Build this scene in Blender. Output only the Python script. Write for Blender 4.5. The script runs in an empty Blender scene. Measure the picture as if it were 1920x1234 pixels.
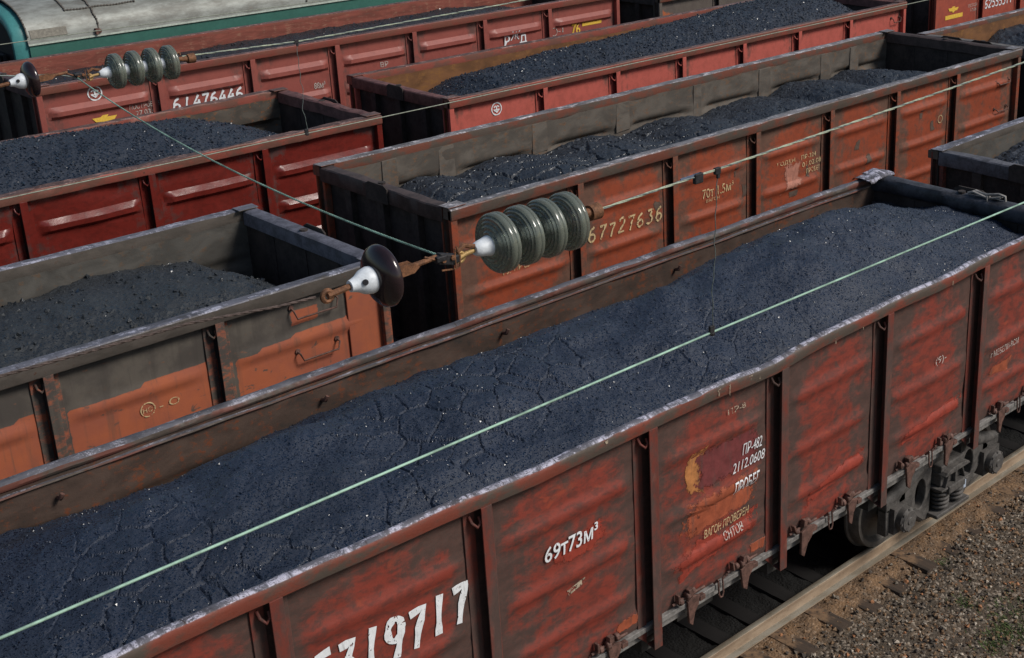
import bpy, bmesh, math, random
import numpy as np
from mathutils import Vector, Matrix
random.seed(7)
RNG = np.random.default_rng(11)
S = bpy.context.scene
COL = S.collection
rad = math.radians

# ------------------------------------------------------------------ camera
CP = (-7.7778, -8.6791, 8.4372)
PIT, YAW, ROLL, FPX = 0.349483, 0.781738, -0.021122, 2511.87
PPX, PPY = 281.55, -118.83
cam = bpy.data.cameras.new("camera")
cam_ob = bpy.data.objects.new("camera", cam)
COL.objects.link(cam_ob)
fw = np.array([math.sin(YAW) * math.cos(PIT), math.cos(YAW) * math.cos(PIT), -math.sin(PIT)])
r0 = np.array([math.cos(YAW), -math.sin(YAW), 0.0])
u0 = np.cross(r0, fw)
R2 = r0 * math.cos(ROLL) + u0 * math.sin(ROLL)
U2 = -r0 * math.sin(ROLL) + u0 * math.cos(ROLL)
M = Matrix.Identity(4)
for i in range(3):
    M[i][0], M[i][1], M[i][2], M[i][3] = R2[i], U2[i], -fw[i], CP[i]
cam_ob.matrix_world = M
cam.sensor_width = 36.0
cam.lens = FPX / 1920 * 36.0
cam.shift_x = -PPX / 1920
cam.shift_y = PPY / 1920
cam.clip_end = 3000
S.camera = cam_ob

# ------------------------------------------------------------------ light
SUN_EL, SUN_AZ = 42.0, -56.0          # azimuth from +X, towards -Y
sd = Vector((math.cos(rad(SUN_EL)) * math.cos(rad(SUN_AZ)), math.cos(rad(SUN_EL)) * math.sin(rad(SUN_AZ)), math.sin(rad(SUN_EL))))
sun = bpy.data.lights.new("sun", 'SUN')
sun.energy = 3.0
sun.angle = rad(18)
sun.color = (1.0, 0.95, 0.88)
sun_ob = bpy.data.objects.new("sun", sun)
sun_ob.rotation_euler = sd.to_track_quat('Z', 'Y').to_euler()
sun_ob.location = (0, 0, 60)
COL.objects.link(sun_ob)
W = bpy.data.worlds.new("World")
S.world = W
W.use_nodes = True
nt = W.node_tree
sky = nt.nodes.new("ShaderNodeTexSky")
sky.sky_type = 'NISHITA'
sky.sun_disc = False
sky.sun_elevation = rad(SUN_EL)
sky.sun_rotation = rad(90 - SUN_AZ)
sky.air_density = 1.2
sky.dust_density = 1.5
nt.links.new(sky.outputs[0], nt.nodes["Background"].inputs[0])
nt.nodes["Background"].inputs[1].default_value = 0.075
S.view_settings.view_transform = 'Standard'
S.view_settings.look = 'None'
S.view_settings.exposure = 0.0
S.view_settings.gamma = 1.0


# ------------------------------------------------------------------ noise in numpy
def _h(ix, iy, s):
    n = (ix * 374761393 + iy * 668265263 + s * 974634777) & 0xFFFFFFFF
    n = ((n ^ (n >> 13)) * 1274126177) & 0xFFFFFFFF
    return ((n ^ (n >> 16)) & 0xFFFF) / 65535.0


def vnoise(x, y, s=0):
    x = np.asarray(x, float); y = np.asarray(y, float)
    ix = np.floor(x).astype(np.int64); iy = np.floor(y).astype(np.int64)
    fx = x - ix; fy = y - iy
    fx = fx * fx * (3 - 2 * fx); fy = fy * fy * (3 - 2 * fy)
    a = _h(ix, iy, s); b = _h(ix + 1, iy, s); c = _h(ix, iy + 1, s); d = _h(ix + 1, iy + 1, s)
    return (a * (1 - fx) + b * fx) * (1 - fy) + (c * (1 - fx) + d * fx) * fy - 0.5


def fbm(x, y, s=0, o=4, g=0.5):
    t = 0; a = 1.0
    for k in range(o):
        t = t + a * vnoise(np.asarray(x) * 2 ** k, np.asarray(y) * 2 ** k, s + 17 * k); a *= g
    return t


def worley_edge(x, y, s=0):
    """distance to the nearest cell border (F2-F1)."""
    ix = np.floor(x).astype(np.int64); iy = np.floor(y).astype(np.int64)
    f1 = np.full(np.shape(x), 9.0); f2 = f1.copy()
    for dx in (-1, 0, 1):
        for dy in (-1, 0, 1):
            px = ix + dx + _h(ix + dx, iy + dy, s); py = iy + dy + _h(ix + dx, iy + dy, s + 5)
            d = np.hypot(px - x, py - y)
            f2 = np.where(d < f1, f1, np.minimum(f2, d)); f1 = np.minimum(f1, d)
    return f2 - f1


def sstep(a, b, x):
    t = np.clip((np.asarray(x, float) - a) / (b - a), 0, 1)
    return t * t * (3 - 2 * t)


# ------------------------------------------------------------------ mesh builder
class MB:
    def __init__(s):
        s.v = []; s.f = []; s.m = []; s.n = 0; s.att = []

    def add(s, vs, fs, mi=0, att=None):
        vs = np.asarray(vs, float).reshape(-1, 3)
        s.v.append(vs)
        for f in fs:
            s.f.append([i + s.n for i in f])
        s.m += [mi] * len(fs)
        s.att.append(np.zeros(len(vs)) if att is None else np.asarray(att, float).ravel())
        s.n += len(vs)
        return s

    def box(s, c, d, mi=0, rot=None):
        h = np.array(d, float) / 2
        v = np.array([[x, y, z] for x in (-1, 1) for y in (-1, 1) for z in (-1, 1)]) * h
        if rot is not None:
            v = v @ np.array(rot).T
        v = v + np.array(c, float)
        return s.add(v, [(0, 1, 3, 2), (4, 6, 7, 5), (0, 4, 5, 1), (2, 3, 7, 6), (0, 2, 6, 4), (1, 5, 7, 3)], mi)

    def b2(s, x0, x1, y0, y1, z0, z1, mi=0):
        return s.box(((x0 + x1) / 2, (y0 + y1) / 2, (z0 + z1) / 2), (abs(x1 - x0), abs(y1 - y0), abs(z1 - z0)), mi)

    def bar(s, a, b, w, h, mi=0, up=(0, 0, 1)):
        a = np.array(a, float); b = np.array(b, float); d = b - a; L = np.linalg.norm(d); d = d / L
        up = np.array(up, float)
        if abs(d @ up) > .98: up = np.array([0, 1, 0.])
        q = np.cross(up, d); q /= np.linalg.norm(q); r = np.cross(d, q)
        return s.box((a + b) / 2, (L, w, h), mi, np.stack([d, q, r], 1))

    def poly(s, pts, axis, a0, a1, mi=0):
        """closed 2-D outline swept along an axis ('x': pts are (y,z); 'y': pts are (x,z); 'z': (x,y))."""
        n = len(pts)
        def mk(p, a):
            return {'x': (a, p[0], p[1]), 'y': (p[0], a, p[1]), 'z': (p[0], p[1], a)}[axis]
        v = [mk(p, a0) for p in pts] + [mk(p, a1) for p in pts]
        f = [tuple(range(n))[::-1], tuple(range(n, 2 * n))] + [(i, (i + 1) % n, n + (i + 1) % n, n + i) for i in range(n)]
        return s.add(v, f, mi)

    def tube(s, pts, r, n=8, mi=0, cap=True):
        P = np.array(pts, float); k = len(P)
        rr = np.full(k, r) if np.isscalar(r) else np.array(r, float)
        T = np.gradient(P, axis=0); T /= np.linalg.norm(T, axis=1, keepdims=True) + 1e-12
        up = np.array([0, 0, 1.]) if abs(T[0][2]) < .9 else np.array([1., 0, 0])
        V = []
        a = np.linspace(0, 2 * math.pi, n, endpoint=False)
        for i in range(k):
            q = np.cross(up, T[i]); nq = np.linalg.norm(q)
            if nq < 1e-6: q = np.array([0, 1., 0]); nq = 1
            q /= nq; w = np.cross(T[i], q); up = w
            V.append(P[i] + rr[i] * (np.cos(a)[:, None] * q + np.sin(a)[:, None] * w))
        f = [(i * n + j, i * n + (j + 1) % n, (i + 1) * n + (j + 1) % n, (i + 1) * n + j) for i in range(k - 1) for j in range(n)]
        if cap:
            f += [tuple(range(n))[::-1], tuple(range((k - 1) * n, k * n))]
        return s.add(np.concatenate(V), f, mi)

    def lathe(s, prof, org, d, n=32, mi=0, ref=(0, 0, 1)):
        """prof: (distance along d, radius)"""
        d = np.array(d, float); d /= np.linalg.norm(d); ref = np.array(ref, float)
        if abs(ref @ d) > .95: ref = np.array([0, 1., 0])
        q = np.cross(ref, d); q /= np.linalg.norm(q); w = np.cross(d, q)
        a = np.linspace(0, 2 * math.pi, n, endpoint=False)
        V = [np.array(org) + d * t + r * (np.cos(a)[:, None] * q + np.sin(a)[:, None] * w) for t, r in prof]
        k = len(prof)
        f = [(i * n + j, i * n + (j + 1) % n, (i + 1) * n + (j + 1) % n, (i + 1) * n + j) for i in range(k - 1) for j in range(n)]
        if prof[0][1] > 1e-4 and prof[0] != prof[-1]: f.append(tuple(range(n))[::-1])
        if prof[-1][1] > 1e-4 and prof[0] != prof[-1]: f.append(tuple(range((k - 1) * n, k * n)))
        return s.add(np.concatenate(V), f, mi)

    def grid(s, P, mi=0, flip=False, att=None):
        n, m, _ = P.shape
        b = s.n
        i, j = np.meshgrid(np.arange(n - 1), np.arange(m - 1), indexing='ij')
        a = (i * m + j).ravel()
        q = np.stack([a, a + m, a + m + 1, a + 1], 1)
        if flip: q = q[:, ::-1]
        return s.add(P.reshape(-1, 3), q.tolist(), mi, att)

    def build(s, name, mats, parent=None, smooth=None, bevel=0, attname=None):
        me = bpy.data.meshes.new(name)
        v = np.concatenate(s.v)
        me.from_pydata(v.tolist(), [], s.f)
        if not isinstance(mats, (list, tuple)): mats = [mats]
        for m in mats: me.materials.append(m)
        if len(mats) > 1:
            me.polygons.foreach_set("material_index", np.array(s.m, dtype=np.int32))
        if smooth is not None:
            me.polygons.foreach_set("use_smooth", np.ones(len(s.f), dtype=bool))
            if smooth < 180: me.set_sharp_from_angle(angle=rad(smooth))
        if attname:
            at = me.attributes.new(attname, 'FLOAT', 'POINT')
            at.data.foreach_set("value", np.concatenate(s.att).astype(np.float32))
        me.update()
        o = bpy.data.objects.new(name, me)
        COL.objects.link(o)
        if parent: o.parent = parent
        if bevel:
            b = o.modifiers.new("bevel", 'BEVEL'); b.width = bevel; b.segments = 2; b.limit_method = 'ANGLE'; b.angle_limit = rad(40)
        return o


def tag(o, label, cat, group=None, kind=None):
    if label: o["label"] = label
    if cat: o["category"] = cat
    if group: o["group"] = group
    if kind: o["kind"] = kind
    return o


def empty(name, loc, label, cat, group=None):
    o = bpy.data.objects.new(name, None)
    o.empty_display_size = .3
    o.location = loc
    COL.objects.link(o)
    return tag(o, label, cat, group)


def dup(o, parent=None):
    c = o.copy(); COL.objects.link(c); c.parent = parent
    for ch in list(o.children): dup(ch, c)
    return c


# ------------------------------------------------------------------ materials
class NB:
    def __init__(s, name):
        s.m = bpy.data.materials.new(name); s.m.use_nodes = True
        s.t = s.m.node_tree; s.b = s.t.nodes["Principled BSDF"]
        s.co = s.t.nodes.new("ShaderNodeTexCoord")

    def n(s, typ, **kw):
        x = s.t.nodes.new(typ)
        for k, v in kw.items(): setattr(x, k, v)
        return x

    def l(s, a, b): s.t.links.new(a, b)

    def set(s, sock, v):
        if hasattr(v, "is_linked") or hasattr(v, "node"): s.l(v, sock)
        else: sock.default_value = v

    def noise(s, scale=5, detail=6, rough=.6, st=(1, 1, 1), dist=0, off=(0, 0, 0)):
        mp = s.n("ShaderNodeMapping"); s.l(s.co.outputs["Object"], mp.inputs[0])
        mp.inputs["Scale"].default_value = st; mp.inputs["Location"].default_value = off
        x = s.n("ShaderNodeTexNoise"); x.inputs["Scale"].default_value = scale; x.inputs["Detail"].default_value = detail
        x.inputs["Roughness"].default_value = rough; x.inputs["Distortion"].default_value = dist
        s.l(mp.outputs[0], x.inputs["Vector"])
        return x.outputs["Fac"]

    def ramp(s, v, a, b, lo=0., hi=1.):
        x = s.n("ShaderNodeMapRange", interpolation_type='SMOOTHSTEP')
        s.l(v, x.inputs["Value"])
        for k, q in (("From Min", a), ("From Max", b), ("To Min", lo), ("To Max", hi)): x.inputs[k].default_value = q
        return x.outputs[0]

    def math(s, op, a, b=0., c=0.):
        x = s.n("ShaderNodeMath", operation=op)
        s.set(x.inputs[0], a); s.set(x.inputs[1], b); s.set(x.inputs[2], c)
        return x.outputs[0]

    def mix(s, fac, a, b):
        x = s.n("ShaderNodeMix", data_type='RGBA')
        s.set(x.inputs[0], fac)
        s.set(x.inputs[6], a if not isinstance(a, tuple) else (*a, 1)); s.set(x.inputs[7], b if not isinstance(b, tuple) else (*b, 1))
        return x.outputs[2]

    def attr(s, name):
        x = s.n("ShaderNodeAttribute"); x.attribute_name = name
        return x.outputs["Fac"]

    def nz(s):
        g = s.n("ShaderNodeNewGeometry"); x = s.n("ShaderNodeSeparateXYZ"); s.l(g.outputs["Normal"], x.inputs[0])
        return x.outputs[2]

    def bump(s, h, strength=.3, dist=.01, normal=None):
        x = s.n("ShaderNodeBump"); x.inputs["Strength"].default_value = strength; x.inputs["Distance"].default_value = dist
        s.l(h, x.inputs["Height"])
        if normal: s.l(normal, x.inputs["Normal"])
        s.l(x.outputs[0], s.b.inputs["Normal"])
        return x.outputs[0]

    def out(s, col=None, rough=None, metal=None, spec=None):
        if col is not None: s.set(s.b.inputs["Base Color"], col if not isinstance(col, tuple) else (*col, 1))
        if rough is not None: s.set(s.b.inputs["Roughness"], rough)
        if metal is not None: s.set(s.b.inputs["Metallic"], metal)
        if spec is not None: s.b.inputs["Specular IOR Level"].default_value = spec
        return s.m


def paint(name, base, alt, dirt, amt=.5, st=(1, 1, 2.2), scale=1.6, rust=(.10, .04, .02), rough=.6, wear=True, pat=(.25, .11, .08), patamt=.2, off=(0, 0, 0), seed=0., streak=.5):
    """worn wagon paint: two paint tones, grey grime driven by the 'wear' attribute, run-down streaks, flakes, rust specks"""
    b = NB(name)
    big = b.noise(scale, 8, .62, st, .6, (seed, 3, 1)); mid = b.noise(scale * 4.3, 8, .7, st, .3, (2, seed, 5)); fine = b.noise(70, 4, .7)
    strk = b.noise(9, 5, .6, (1, 1, .07), 0, (seed, 1, 7))
    c = b.mix(b.ramp(mid, .42, .62), base, alt)
    c = b.mix(b.math('MULTIPLY', b.ramp(b.noise(scale * 2.1, 6, .6, st, .8, (9, 9, seed)), .60, .68), patamt), c, pat)
    g = b.math('ADD', big, b.math('MULTIPLY', b.math('SUBTRACT', mid, .5), .55))
    g = b.math('ADD', g, b.math('MULTIPLY', b.math('SUBTRACT', strk, .5), streak))
    if wear: g = b.math('ADD', g, b.math('MULTIPLY', b.math('SUBTRACT', b.attr("wear"), .5), .9))
    gf = b.ramp(g, .60 - amt * .35, .86 - amt * .28)
    c = b.mix(b.math('MULTIPLY', gf, .88), c, b.mix(b.ramp(mid, .35, .65), dirt, tuple(x * .72 for x in dirt)))
    blot = b.noise(4.6, 7, .72, (1.2, 1, .9), .5, (seed * 2, 5, 5))
    c = b.mix(b.math('MULTIPLY', b.ramp(blot, .62, .70), min(.75, amt)), c, (.050, .048, .042))
    c = b.mix(b.math('MULTIPLY', b.ramp(b.noise(14, 6, .7, (.6, 1, 1.2), .4, (seed, 8, 3)), .58, .68), .5 * min(1, amt + .15)), c, tuple(x * .55 for x in dirt))
    c = b.mix(b.ramp(b.noise(28, 6, .75, (1, 1, 1.3), 0, (seed, 0, 0)), .64, .72), c, rust)
    c = b.mix(b.math('MULTIPLY', b.ramp(fine, .3, .75), .25), c, tuple(x * .55 for x in base))
    b.bump(b.math('ADD', b.math('MULTIPLY', fine, .3), mid), .35, .006)
    return b.out(c, b.ramp(gf, 0, 1, rough, min(.9, rough + .2)), 0, .4)


def rimmat(name, paintc, dirt, bare, thr=.55, rough=.5, white=.54, wk=3.2):
    """top rail: bare scraped metal where the face looks up, worn paint on the sides"""
    b = NB(name)
    n1 = b.noise(5, 8, .7, (.5, 1, 1)); n2 = b.noise(26, 6, .7, (.6, 1, 1)); fine = b.noise(90, 3, .6)
    side = b.mix(b.ramp(b.noise(2.4, 7, .65, (1, 1, 2)), .40, .58), paintc, dirt)
    side = b.mix(b.ramp(n2, .6, .7), side, (.09, .045, .03))
    cut = b.noise(16, 5, .65, (1, .18, .18), .3, (3, 1, 2)); lng = b.noise(4, 7, .75, (1, 2.5, 2), .5, (7, 2, 2))
    top = b.mix(b.ramp(n1, .36, .60), tuple(x * .45 for x in bare), bare)
    top = b.mix(b.math('MULTIPLY', b.ramp(b.math('ADD', lng, b.math('MULTIPLY', b.math('SUBTRACT', fine, .5), .35)), white - .03, white + .10), b.ramp(cut, .40, .52)), top, tuple(min(1, x * wk) for x in bare))
    top = b.mix(b.math('MULTIPLY', b.ramp(cut, .62, .68), .85), top, (.045, .032, .028))
    top = b.mix(b.ramp(n1, .40, .30), top, dirt)
    m = b.ramp(b.math('ADD', b.nz(), b.math('MULTIPLY', b.math('SUBTRACT', n1, .5), .5)), thr - .15, thr + .12)
    b.bump(b.math('ADD', n2, b.math('MULTIPLY', fine, .4)), .5, .006)
    return b.out(b.mix(m, side, top), b.ramp(n2, .3, .7, rough - .1, rough + .25), b.math('MULTIPLY', m, .15), .4)


def rustwall(name, base, rust, dark, k=1.0, st=(1, 1, 1.8), seed=0.):
    b = NB(name)
    n1 = b.noise(1.7 * k, 8, .65, st, .6, (seed, 0, 0)); n2 = b.noise(9 * k, 7, .7, st, .2, (0, seed, 0)); fine = b.noise(80, 3, .7)
    strk = b.noise(7, 5, .6, (1, 1, .08), 0, (seed, 4, 2))
    c = b.mix(b.ramp(n1, .35, .62), base, tuple(x * .62 for x in base))
    c = b.mix(b.ramp(b.math('ADD', n2, b.math('MULTIPLY', b.math('SUBTRACT', strk, .5), .5)), .54, .68), c, rust)
    c = b.mix(b.ramp(b.math('ADD', n1, b.math('SUBTRACT', n2, .5)), .62, .75), c, dark)
    b.bump(b.math('ADD', n2, b.math('MULTIPLY', fine, .4)), .4, .008)
    return b.out(c, .8, 0, .3)


def plain(name, col, rough=.6, metal=0., var=.3, scale=14, spec=.5, bump=.2):
    b = NB(name)
    n = b.noise(scale, 6, .65); n2 = b.noise(scale * 5, 4, .6)
    c = b.mix(b.ramp(b.math('ADD', n, b.math('MULTIPLY', b.math('SUBTRACT', n2, .5), .5)), .3, .7), tuple(x * (1 - var) for x in col), tuple(min(1, x * (1 + var)) for x in col))
    b.bump(n2, bump, .003)
    return b.out(c, rough, metal, spec)


def coalmat(name, col, flake=.55, glint=55.0, dust=(.05, .052, .06), patchy=0.):
    b = NB(name)
    v = b.n("ShaderNodeTexVoronoi"); v.inputs["Scale"].default_value = glint
    b.l(b.co.outputs["Object"], v.inputs["Vector"])
    v2 = b.n("ShaderNodeTexVoronoi"); v2.inputs["Scale"].default_value = glint * 1.25
    b.l(b.co.outputs["Object"], v2.inputs["Vector"])
    n1 = b.noise(2.2, 6, .6); n2 = b.noise(30, 6, .75); n3 = b.noise(11, 5, .6)
    c = b.mix(b.ramp(n1, .35, .65), col, tuple(x * .75 for x in col))
    c = b.mix(b.math('MULTIPLY', b.ramp(n3, .5, .7), .6), c, dust)
    sep = b.n("ShaderNodeSeparateColor"); b.l(v.outputs["Color"], sep.inputs[0])
    c = b.mix(b.math('MULTIPLY', b.ramp(sep.outputs[0], .0, 1.), .7), tuple(x * .68 for x in col), c)
    # coal crystals: every grain has its own facet direction
    if patchy:
        w = b.noise(.42, 4, .55, (1, 1.6, 1), .3, (1.7, .4, 0))  # broad random patches where the coal turns darker
        c = b.mix(b.math('MULTIPLY', b.ramp(w, .50, .64), patchy), c, tuple(x * .45 for x in col))
    off = b.n("ShaderNodeVectorMath", operation='SUBTRACT'); b.l(v2.outputs["Color"], off.inputs[0]); off.inputs[1].default_value = (.5, .5, .5)
    sc = b.n("ShaderNodeVectorMath", operation='SCALE'); b.l(off.outputs[0], sc.inputs[0]); fl = b.n("ShaderNodeSeparateColor"); b.l(v2.outputs["Color"], fl.inputs[0]); b.l(b.ramp(fl.outputs[1], .78, .82, .22, flake * 2), sc.inputs["Scale"])
    bp = b.n("ShaderNodeBump"); bp.inputs["Strength"].default_value = .38; bp.inputs["Distance"].default_value = .012
    b.l(b.math('ADD', n2, b.math('MULTIPLY', v.outputs["Distance"], -.5)), bp.inputs["Height"])
    ad = b.n("ShaderNodeVectorMath", operation='ADD'); b.l(bp.outputs[0], ad.inputs[0]); b.l(sc.outputs[0], ad.inputs[1])
    no = b.n("ShaderNodeVectorMath", operation='NORMALIZE'); b.l(ad.outputs[0], no.inputs[0])
    b.l(no.outputs[0], b.b.inputs["Normal"])
    sep2 = b.n("ShaderNodeSeparateColor"); b.l(v2.outputs["Color"], sep2.inputs[0])
    return b.out(c, b.ramp(sep2.outputs[1], .78, .82, .72, .20), 0, .75)


def worn(name, col, rough=.7, var=.25, scale=9, chips=.0, edge=True):
    """paint that has partly come off: ragged at its edges, chipped inside"""
    b = NB(name)
    n = b.noise(scale, 7, .7); n2 = b.noise(34, 6, .75, (1, 1, .8)); strk = b.noise(20, 5, .6, (1, 1, .12))
    c = b.mix(b.ramp(n, .3, .7), tuple(x * (1 - var) for x in col), tuple(min(1, x * (1 + var)) for x in col))
    c = b.mix(b.math('MULTIPLY', b.ramp(strk, .55, .7), .45), c, (.07, .052, .044))
    if edge:
        f = b.math('ADD', b.attr("edge"), b.math('MULTIPLY', b.math('SUBTRACT', b.noise(11, 8, .75), .5), 1.5))
        a = b.ramp(f, .92, .76)
    else:
        a = b.ramp(b.math('ADD', n2, b.math('MULTIPLY', b.math('SUBTRACT', n, .5), .5)), .70 - chips, .66 - chips)
    b.l(a, b.b.inputs["Alpha"])
    return b.out(c, rough, 0, .35)


DIRT = (.075, .060, .050)
M = {}
M['n_side'] = paint('worn_red_brown_paint', (.235, .041, .026), (.13, .033, .024), (.064, .053, .044), .92, (.8, 1, 1.5), 2.1, pat=(.30, .055, .028), patamt=.8, seed=1.3)
M['c_side'] = paint('faded_rust_red_paint', (.30, .060, .024), (.235, .050, .022), (.115, .078, .056), .62, (1, 1, 1.3), 2.2, seed=4.1, pat=(.12, .07, .055), patamt=.45)
M['b_side'] = paint('light_red_paint', (.48, .105, .080), (.40, .088, .066), (.13, .075, .06), .12, (1, 1, .8), 1.6, seed=7.7, patamt=.1)
M['a_side'] = paint('brown_red_paint', (.29, .080, .064), (.25, .068, .055), (.12, .07, .06), .12, (1, 1, .8), 1.4, seed=2.2, rough=.45, patamt=.1)
M['l_side'] = paint('glossy_dark_red_paint', (.155, .020, .015), (.115, .017, .013), (.09, .055, .05), .10, (1, 1, 1.4), 2, seed=5.2, rough=.26, patamt=.0)
M['o_side'] = None
M['b2_side'] = paint('orange_red_paint', (.36, .075, .045), (.30, .062, .04), (.2, .10, .08), .12, (1, 1, .8), 1.4, seed=3.9, patamt=.1)
M['a2_side'] = paint('grey_brown_paint', (.12, .10, .085), (.10, .08, .07), (.13, .11, .1), .3, (1, 1, .8), 1.4, seed=8.9, pat=(.5, .12, .03), patamt=.9)
M['n_rim'] = rimmat('scraped_rim_metal', (.19, .048, .03), (.085, .065, .052), (.125, .122, .145), .66, .6, .47, 4.0)
M['n_far_rim'] = rimmat('dull_rim_metal', (.13, .045, .032), (.075, .058, .047), (.125, .122, .14), .66, .6, .55, 2.8)
M['c_rim'] = rimmat('rusty_rim', (.17, .058, .038), (.095, .072, .058), (.20, .19, .20), .75)
M['o_rim'] = rimmat('grey_rim', (.105, .088, .075), (.08, .068, .058), (.15, .15, .18), .7)
M['a_rim'] = rimmat('red_rim', (.23, .06, .045), (.19, .07, .05), (.15, .085, .075), .8)
M['b_rim'] = rimmat('light_red_rim', (.27, .07, .05), (.17, .075, .055), (.13, .08, .07), .8)
M['n_in'] = rustwall('inner_wall_rust', (.085, .055, .042), (.14, .045, .02), (.035, .028, .024), 1.3, seed=1.)
M['c_in'] = rustwall('inner_wall_grey', (.125, .107, .090), (.15, .085, .05), (.07, .06, .052), 1.1, seed=2.)
M['o_in'] = rustwall('inner_wall_dark_grey', (.095, .088, .078), (.11, .07, .045), (.05, .045, .04), 1., seed=3.)
M['b_in'] = rustwall('inner_wall_orange_rust', (.19, .085, .035), (.22, .10, .03), (.10, .05, .03), 1., seed=4.)
M['l_in'] = rustwall('inner_wall_brown_rust', (.105, .088, .072), (.24, .085, .025), (.06, .05, .045), 1.2, seed=6.)
M['lap'] = rustwall('lap_plate_grey', (.132, .113, .095), (.15, .085, .05), (.075, .065, .056), 1.5, seed=9.)
M['a_in'] = rustwall('inner_wall_red', (.24, .07, .05), (.26, .12, .08), (.13, .06, .045), 1.6, (.5, 1, 2.5), seed=5.)
M['end'] = plain('end_wall_dark', (.034, .025, .022), .8, 0, .5, 4)
M['endn'] = plain('end_rail_coal_dust', (.035, .036, .044), .6, 0, .6, 6)
M['frame'] = plain('underframe_steel', (.040, .036, .033), .75, 0, .4, 8)
M['bogie'] = plain('cast_steel_dusty', (.074, .067, .062), .75, 0, .4, 9)
M['tag'] = plain('pale_blue_tag', (.42, .48, .58), .5, 0, .15, 20)
M['wheel'] = plain('wheel_steel', (.095, .086, .078), .55, .3, .3, 10)
M['tread'] = plain('wheel_tread', (.35, .34, .33), .3, .8, .2, 10)
M['sill'] = plain('grey_sill', (.20, .19, .18), .6, .1, .35, 9)
M['latch'] = plain('rusty_latch', (.11, .055, .042), .7, .1, .5, 14)
M['white'] = worn('white_lettering', (.74, .76, .78), .6, .10, 20, .05, False)
M['cream'] = worn('cream_lettering', (.62, .46, .25), .7, .25, 14, .12, False)
M['yellow'] = plain('yellow_lettering', (.75, .48, .06), .6, 0, .12, 30)
M['smear'] = worn('cream_smear', (.42, .34, .25), .7, .3, 20, .16, False)
M['dull'] = worn('dull_white_lettering', (.50, .46, .42), .7, .2, 14, .12, False)
M['coal_n'] = coalmat('coal_blue_black', (.0068, .0185, .047), .45, 80, (.014, .026, .047), .4)
bsh = NB('coal_shiny_face'); M['shiny'] = bsh.out((.009, .018, .034), .33, 0, 1.0)
M['coal_c'] = coalmat('coal_dull', (.010, .019, .034), .12, 60, (.014, .022, .034))
M['coal_b'] = coalmat('coal_glinting', (.008, .017, .036), .8, 34, (.018, .025, .038))
M['coal_o'] = coalmat('coal_dusty', (.016, .021, .027), .10, 60, (.022, .027, .031))
M['coal_a'] = coalmat('coal_fine', (.007, .009, .014), .3, 60, (.010, .012, .017))


# ------------------------------------------------------------------ lettering
def arc(cx, cy, rx, ry, a0, a1, n=14):
    return [(cx + rx * math.cos(rad(a0 + (a1 - a0) * i / n)), cy + ry * math.sin(rad(a0 + (a1 - a0) * i / n))) for i in range(n + 1)]


DIG = {
    '0': [arc(.3, .5, .26, .46, 90, 450, 22)],
    '1': [[(.32, .98), (.28, .5), (.30, .02)]],
    '2': [arc(.3, .70, .25, .27, 160, -30, 12) + [(.06, .04)], [(.06, .04), (.58, .05)]],
    '3': [[(.06, .93), (.52, .96), (.28, .58)] + arc(.27, .30, .27, .27, 80, -140, 14)],
    '4': [[(.40, 1.), (.05, .34), (.60, .36)], [(.46, .62), (.44, .0)]],
    '5': [[(.56, .96), (.16, .94), (.12, .56)] + arc(.27, .31, .28, .29, 110, -140, 14)],
    '6': [[(.46, .98)] + arc(.36, .42, .28, .50, 130, 190, 6) + arc(.31, .27, .25, .25, 180, 540, 20)],
    '7': [[(.03, .90), (.57, .96), (.36, .5), (.28, .0)]],
    '8': [arc(.3, .74, .20, .22, -90, 270, 18), arc(.3, .27, .25, .25, 90, 450, 18)],
    '9': [arc(.31, .70, .24, .26, 20, 380, 20) + [(.52, .55), (.38, .0)]],
}


def strokes(text, h, pitch, lw, jig=.03, slant=0., seed=1, wf=.62):
    rr = random.Random(seed); out = []; x = 0.
    for ch in text:
        if ch == ' ':
            x += pitch * .45; continue
        k = 1 + rr.uniform(-jig, jig); dz = rr.uniform(-jig, jig) * h * .6; sl = slant + rr.uniform(-jig, jig)
        for st in DIG[ch]:
            out.append([(x + (px * .9 + sl * (py - .5)) * h * wf * k, py * h * k + dz) for px, py in st])
        x += pitch
    return out, x


def stroke_mesh(mb, sts, lw, place, rr):
    for st in sts:
        P = np.array(st); Q = [P[0]]
        for a, b in zip(P[:-1], P[1:]):
            L = np.hypot(*(b - a)); n = max(1, int(L / (lw * .8)))
            for i in range(1, n + 1): Q.append(a + (b - a) * i / n)
        Q = np.array(Q); T = np.gradient(Q, axis=0); T /= np.linalg.norm(T, axis=1, keepdims=True) + 1e-9
        N = np.stack([-T[:, 1], T[:, 0]], 1)
        w = lw * .5 * (1 + .22 * np.array([math.sin(i * 1.3 + rr.uniform(0, 1.5)) for i in range(len(Q))]))
        A = Q + N * w[:, None]; B = Q - N * w[:, None]
        V = [place(*p) for p in A] + [place(*p) for p in B]; n = len(Q)
        mb.add(V, [(i, i + 1, n + i + 1, n + i) for i in range(n - 1)])


def numbers(name, text, x, z, h, pitch, lw, wag, mat, slant=0., jig=.04, seed=3, wf=1.1):
    rr = random.Random(seed)
    for k, ch in enumerate(text):
        if ch == ' ': continue
        sts, _ = strokes(ch, h, pitch, lw, jig, slant, seed * 31 + k, wf)
        mb = MB()
        stroke_mesh(mb, sts, lw, lambda px, pz: wag.surf(x + k * pitch + px, z + pz, .010 + .0006 * (len(mb.f) % 3)), rr)
        mb.build(name, mat, wag.root)


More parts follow.
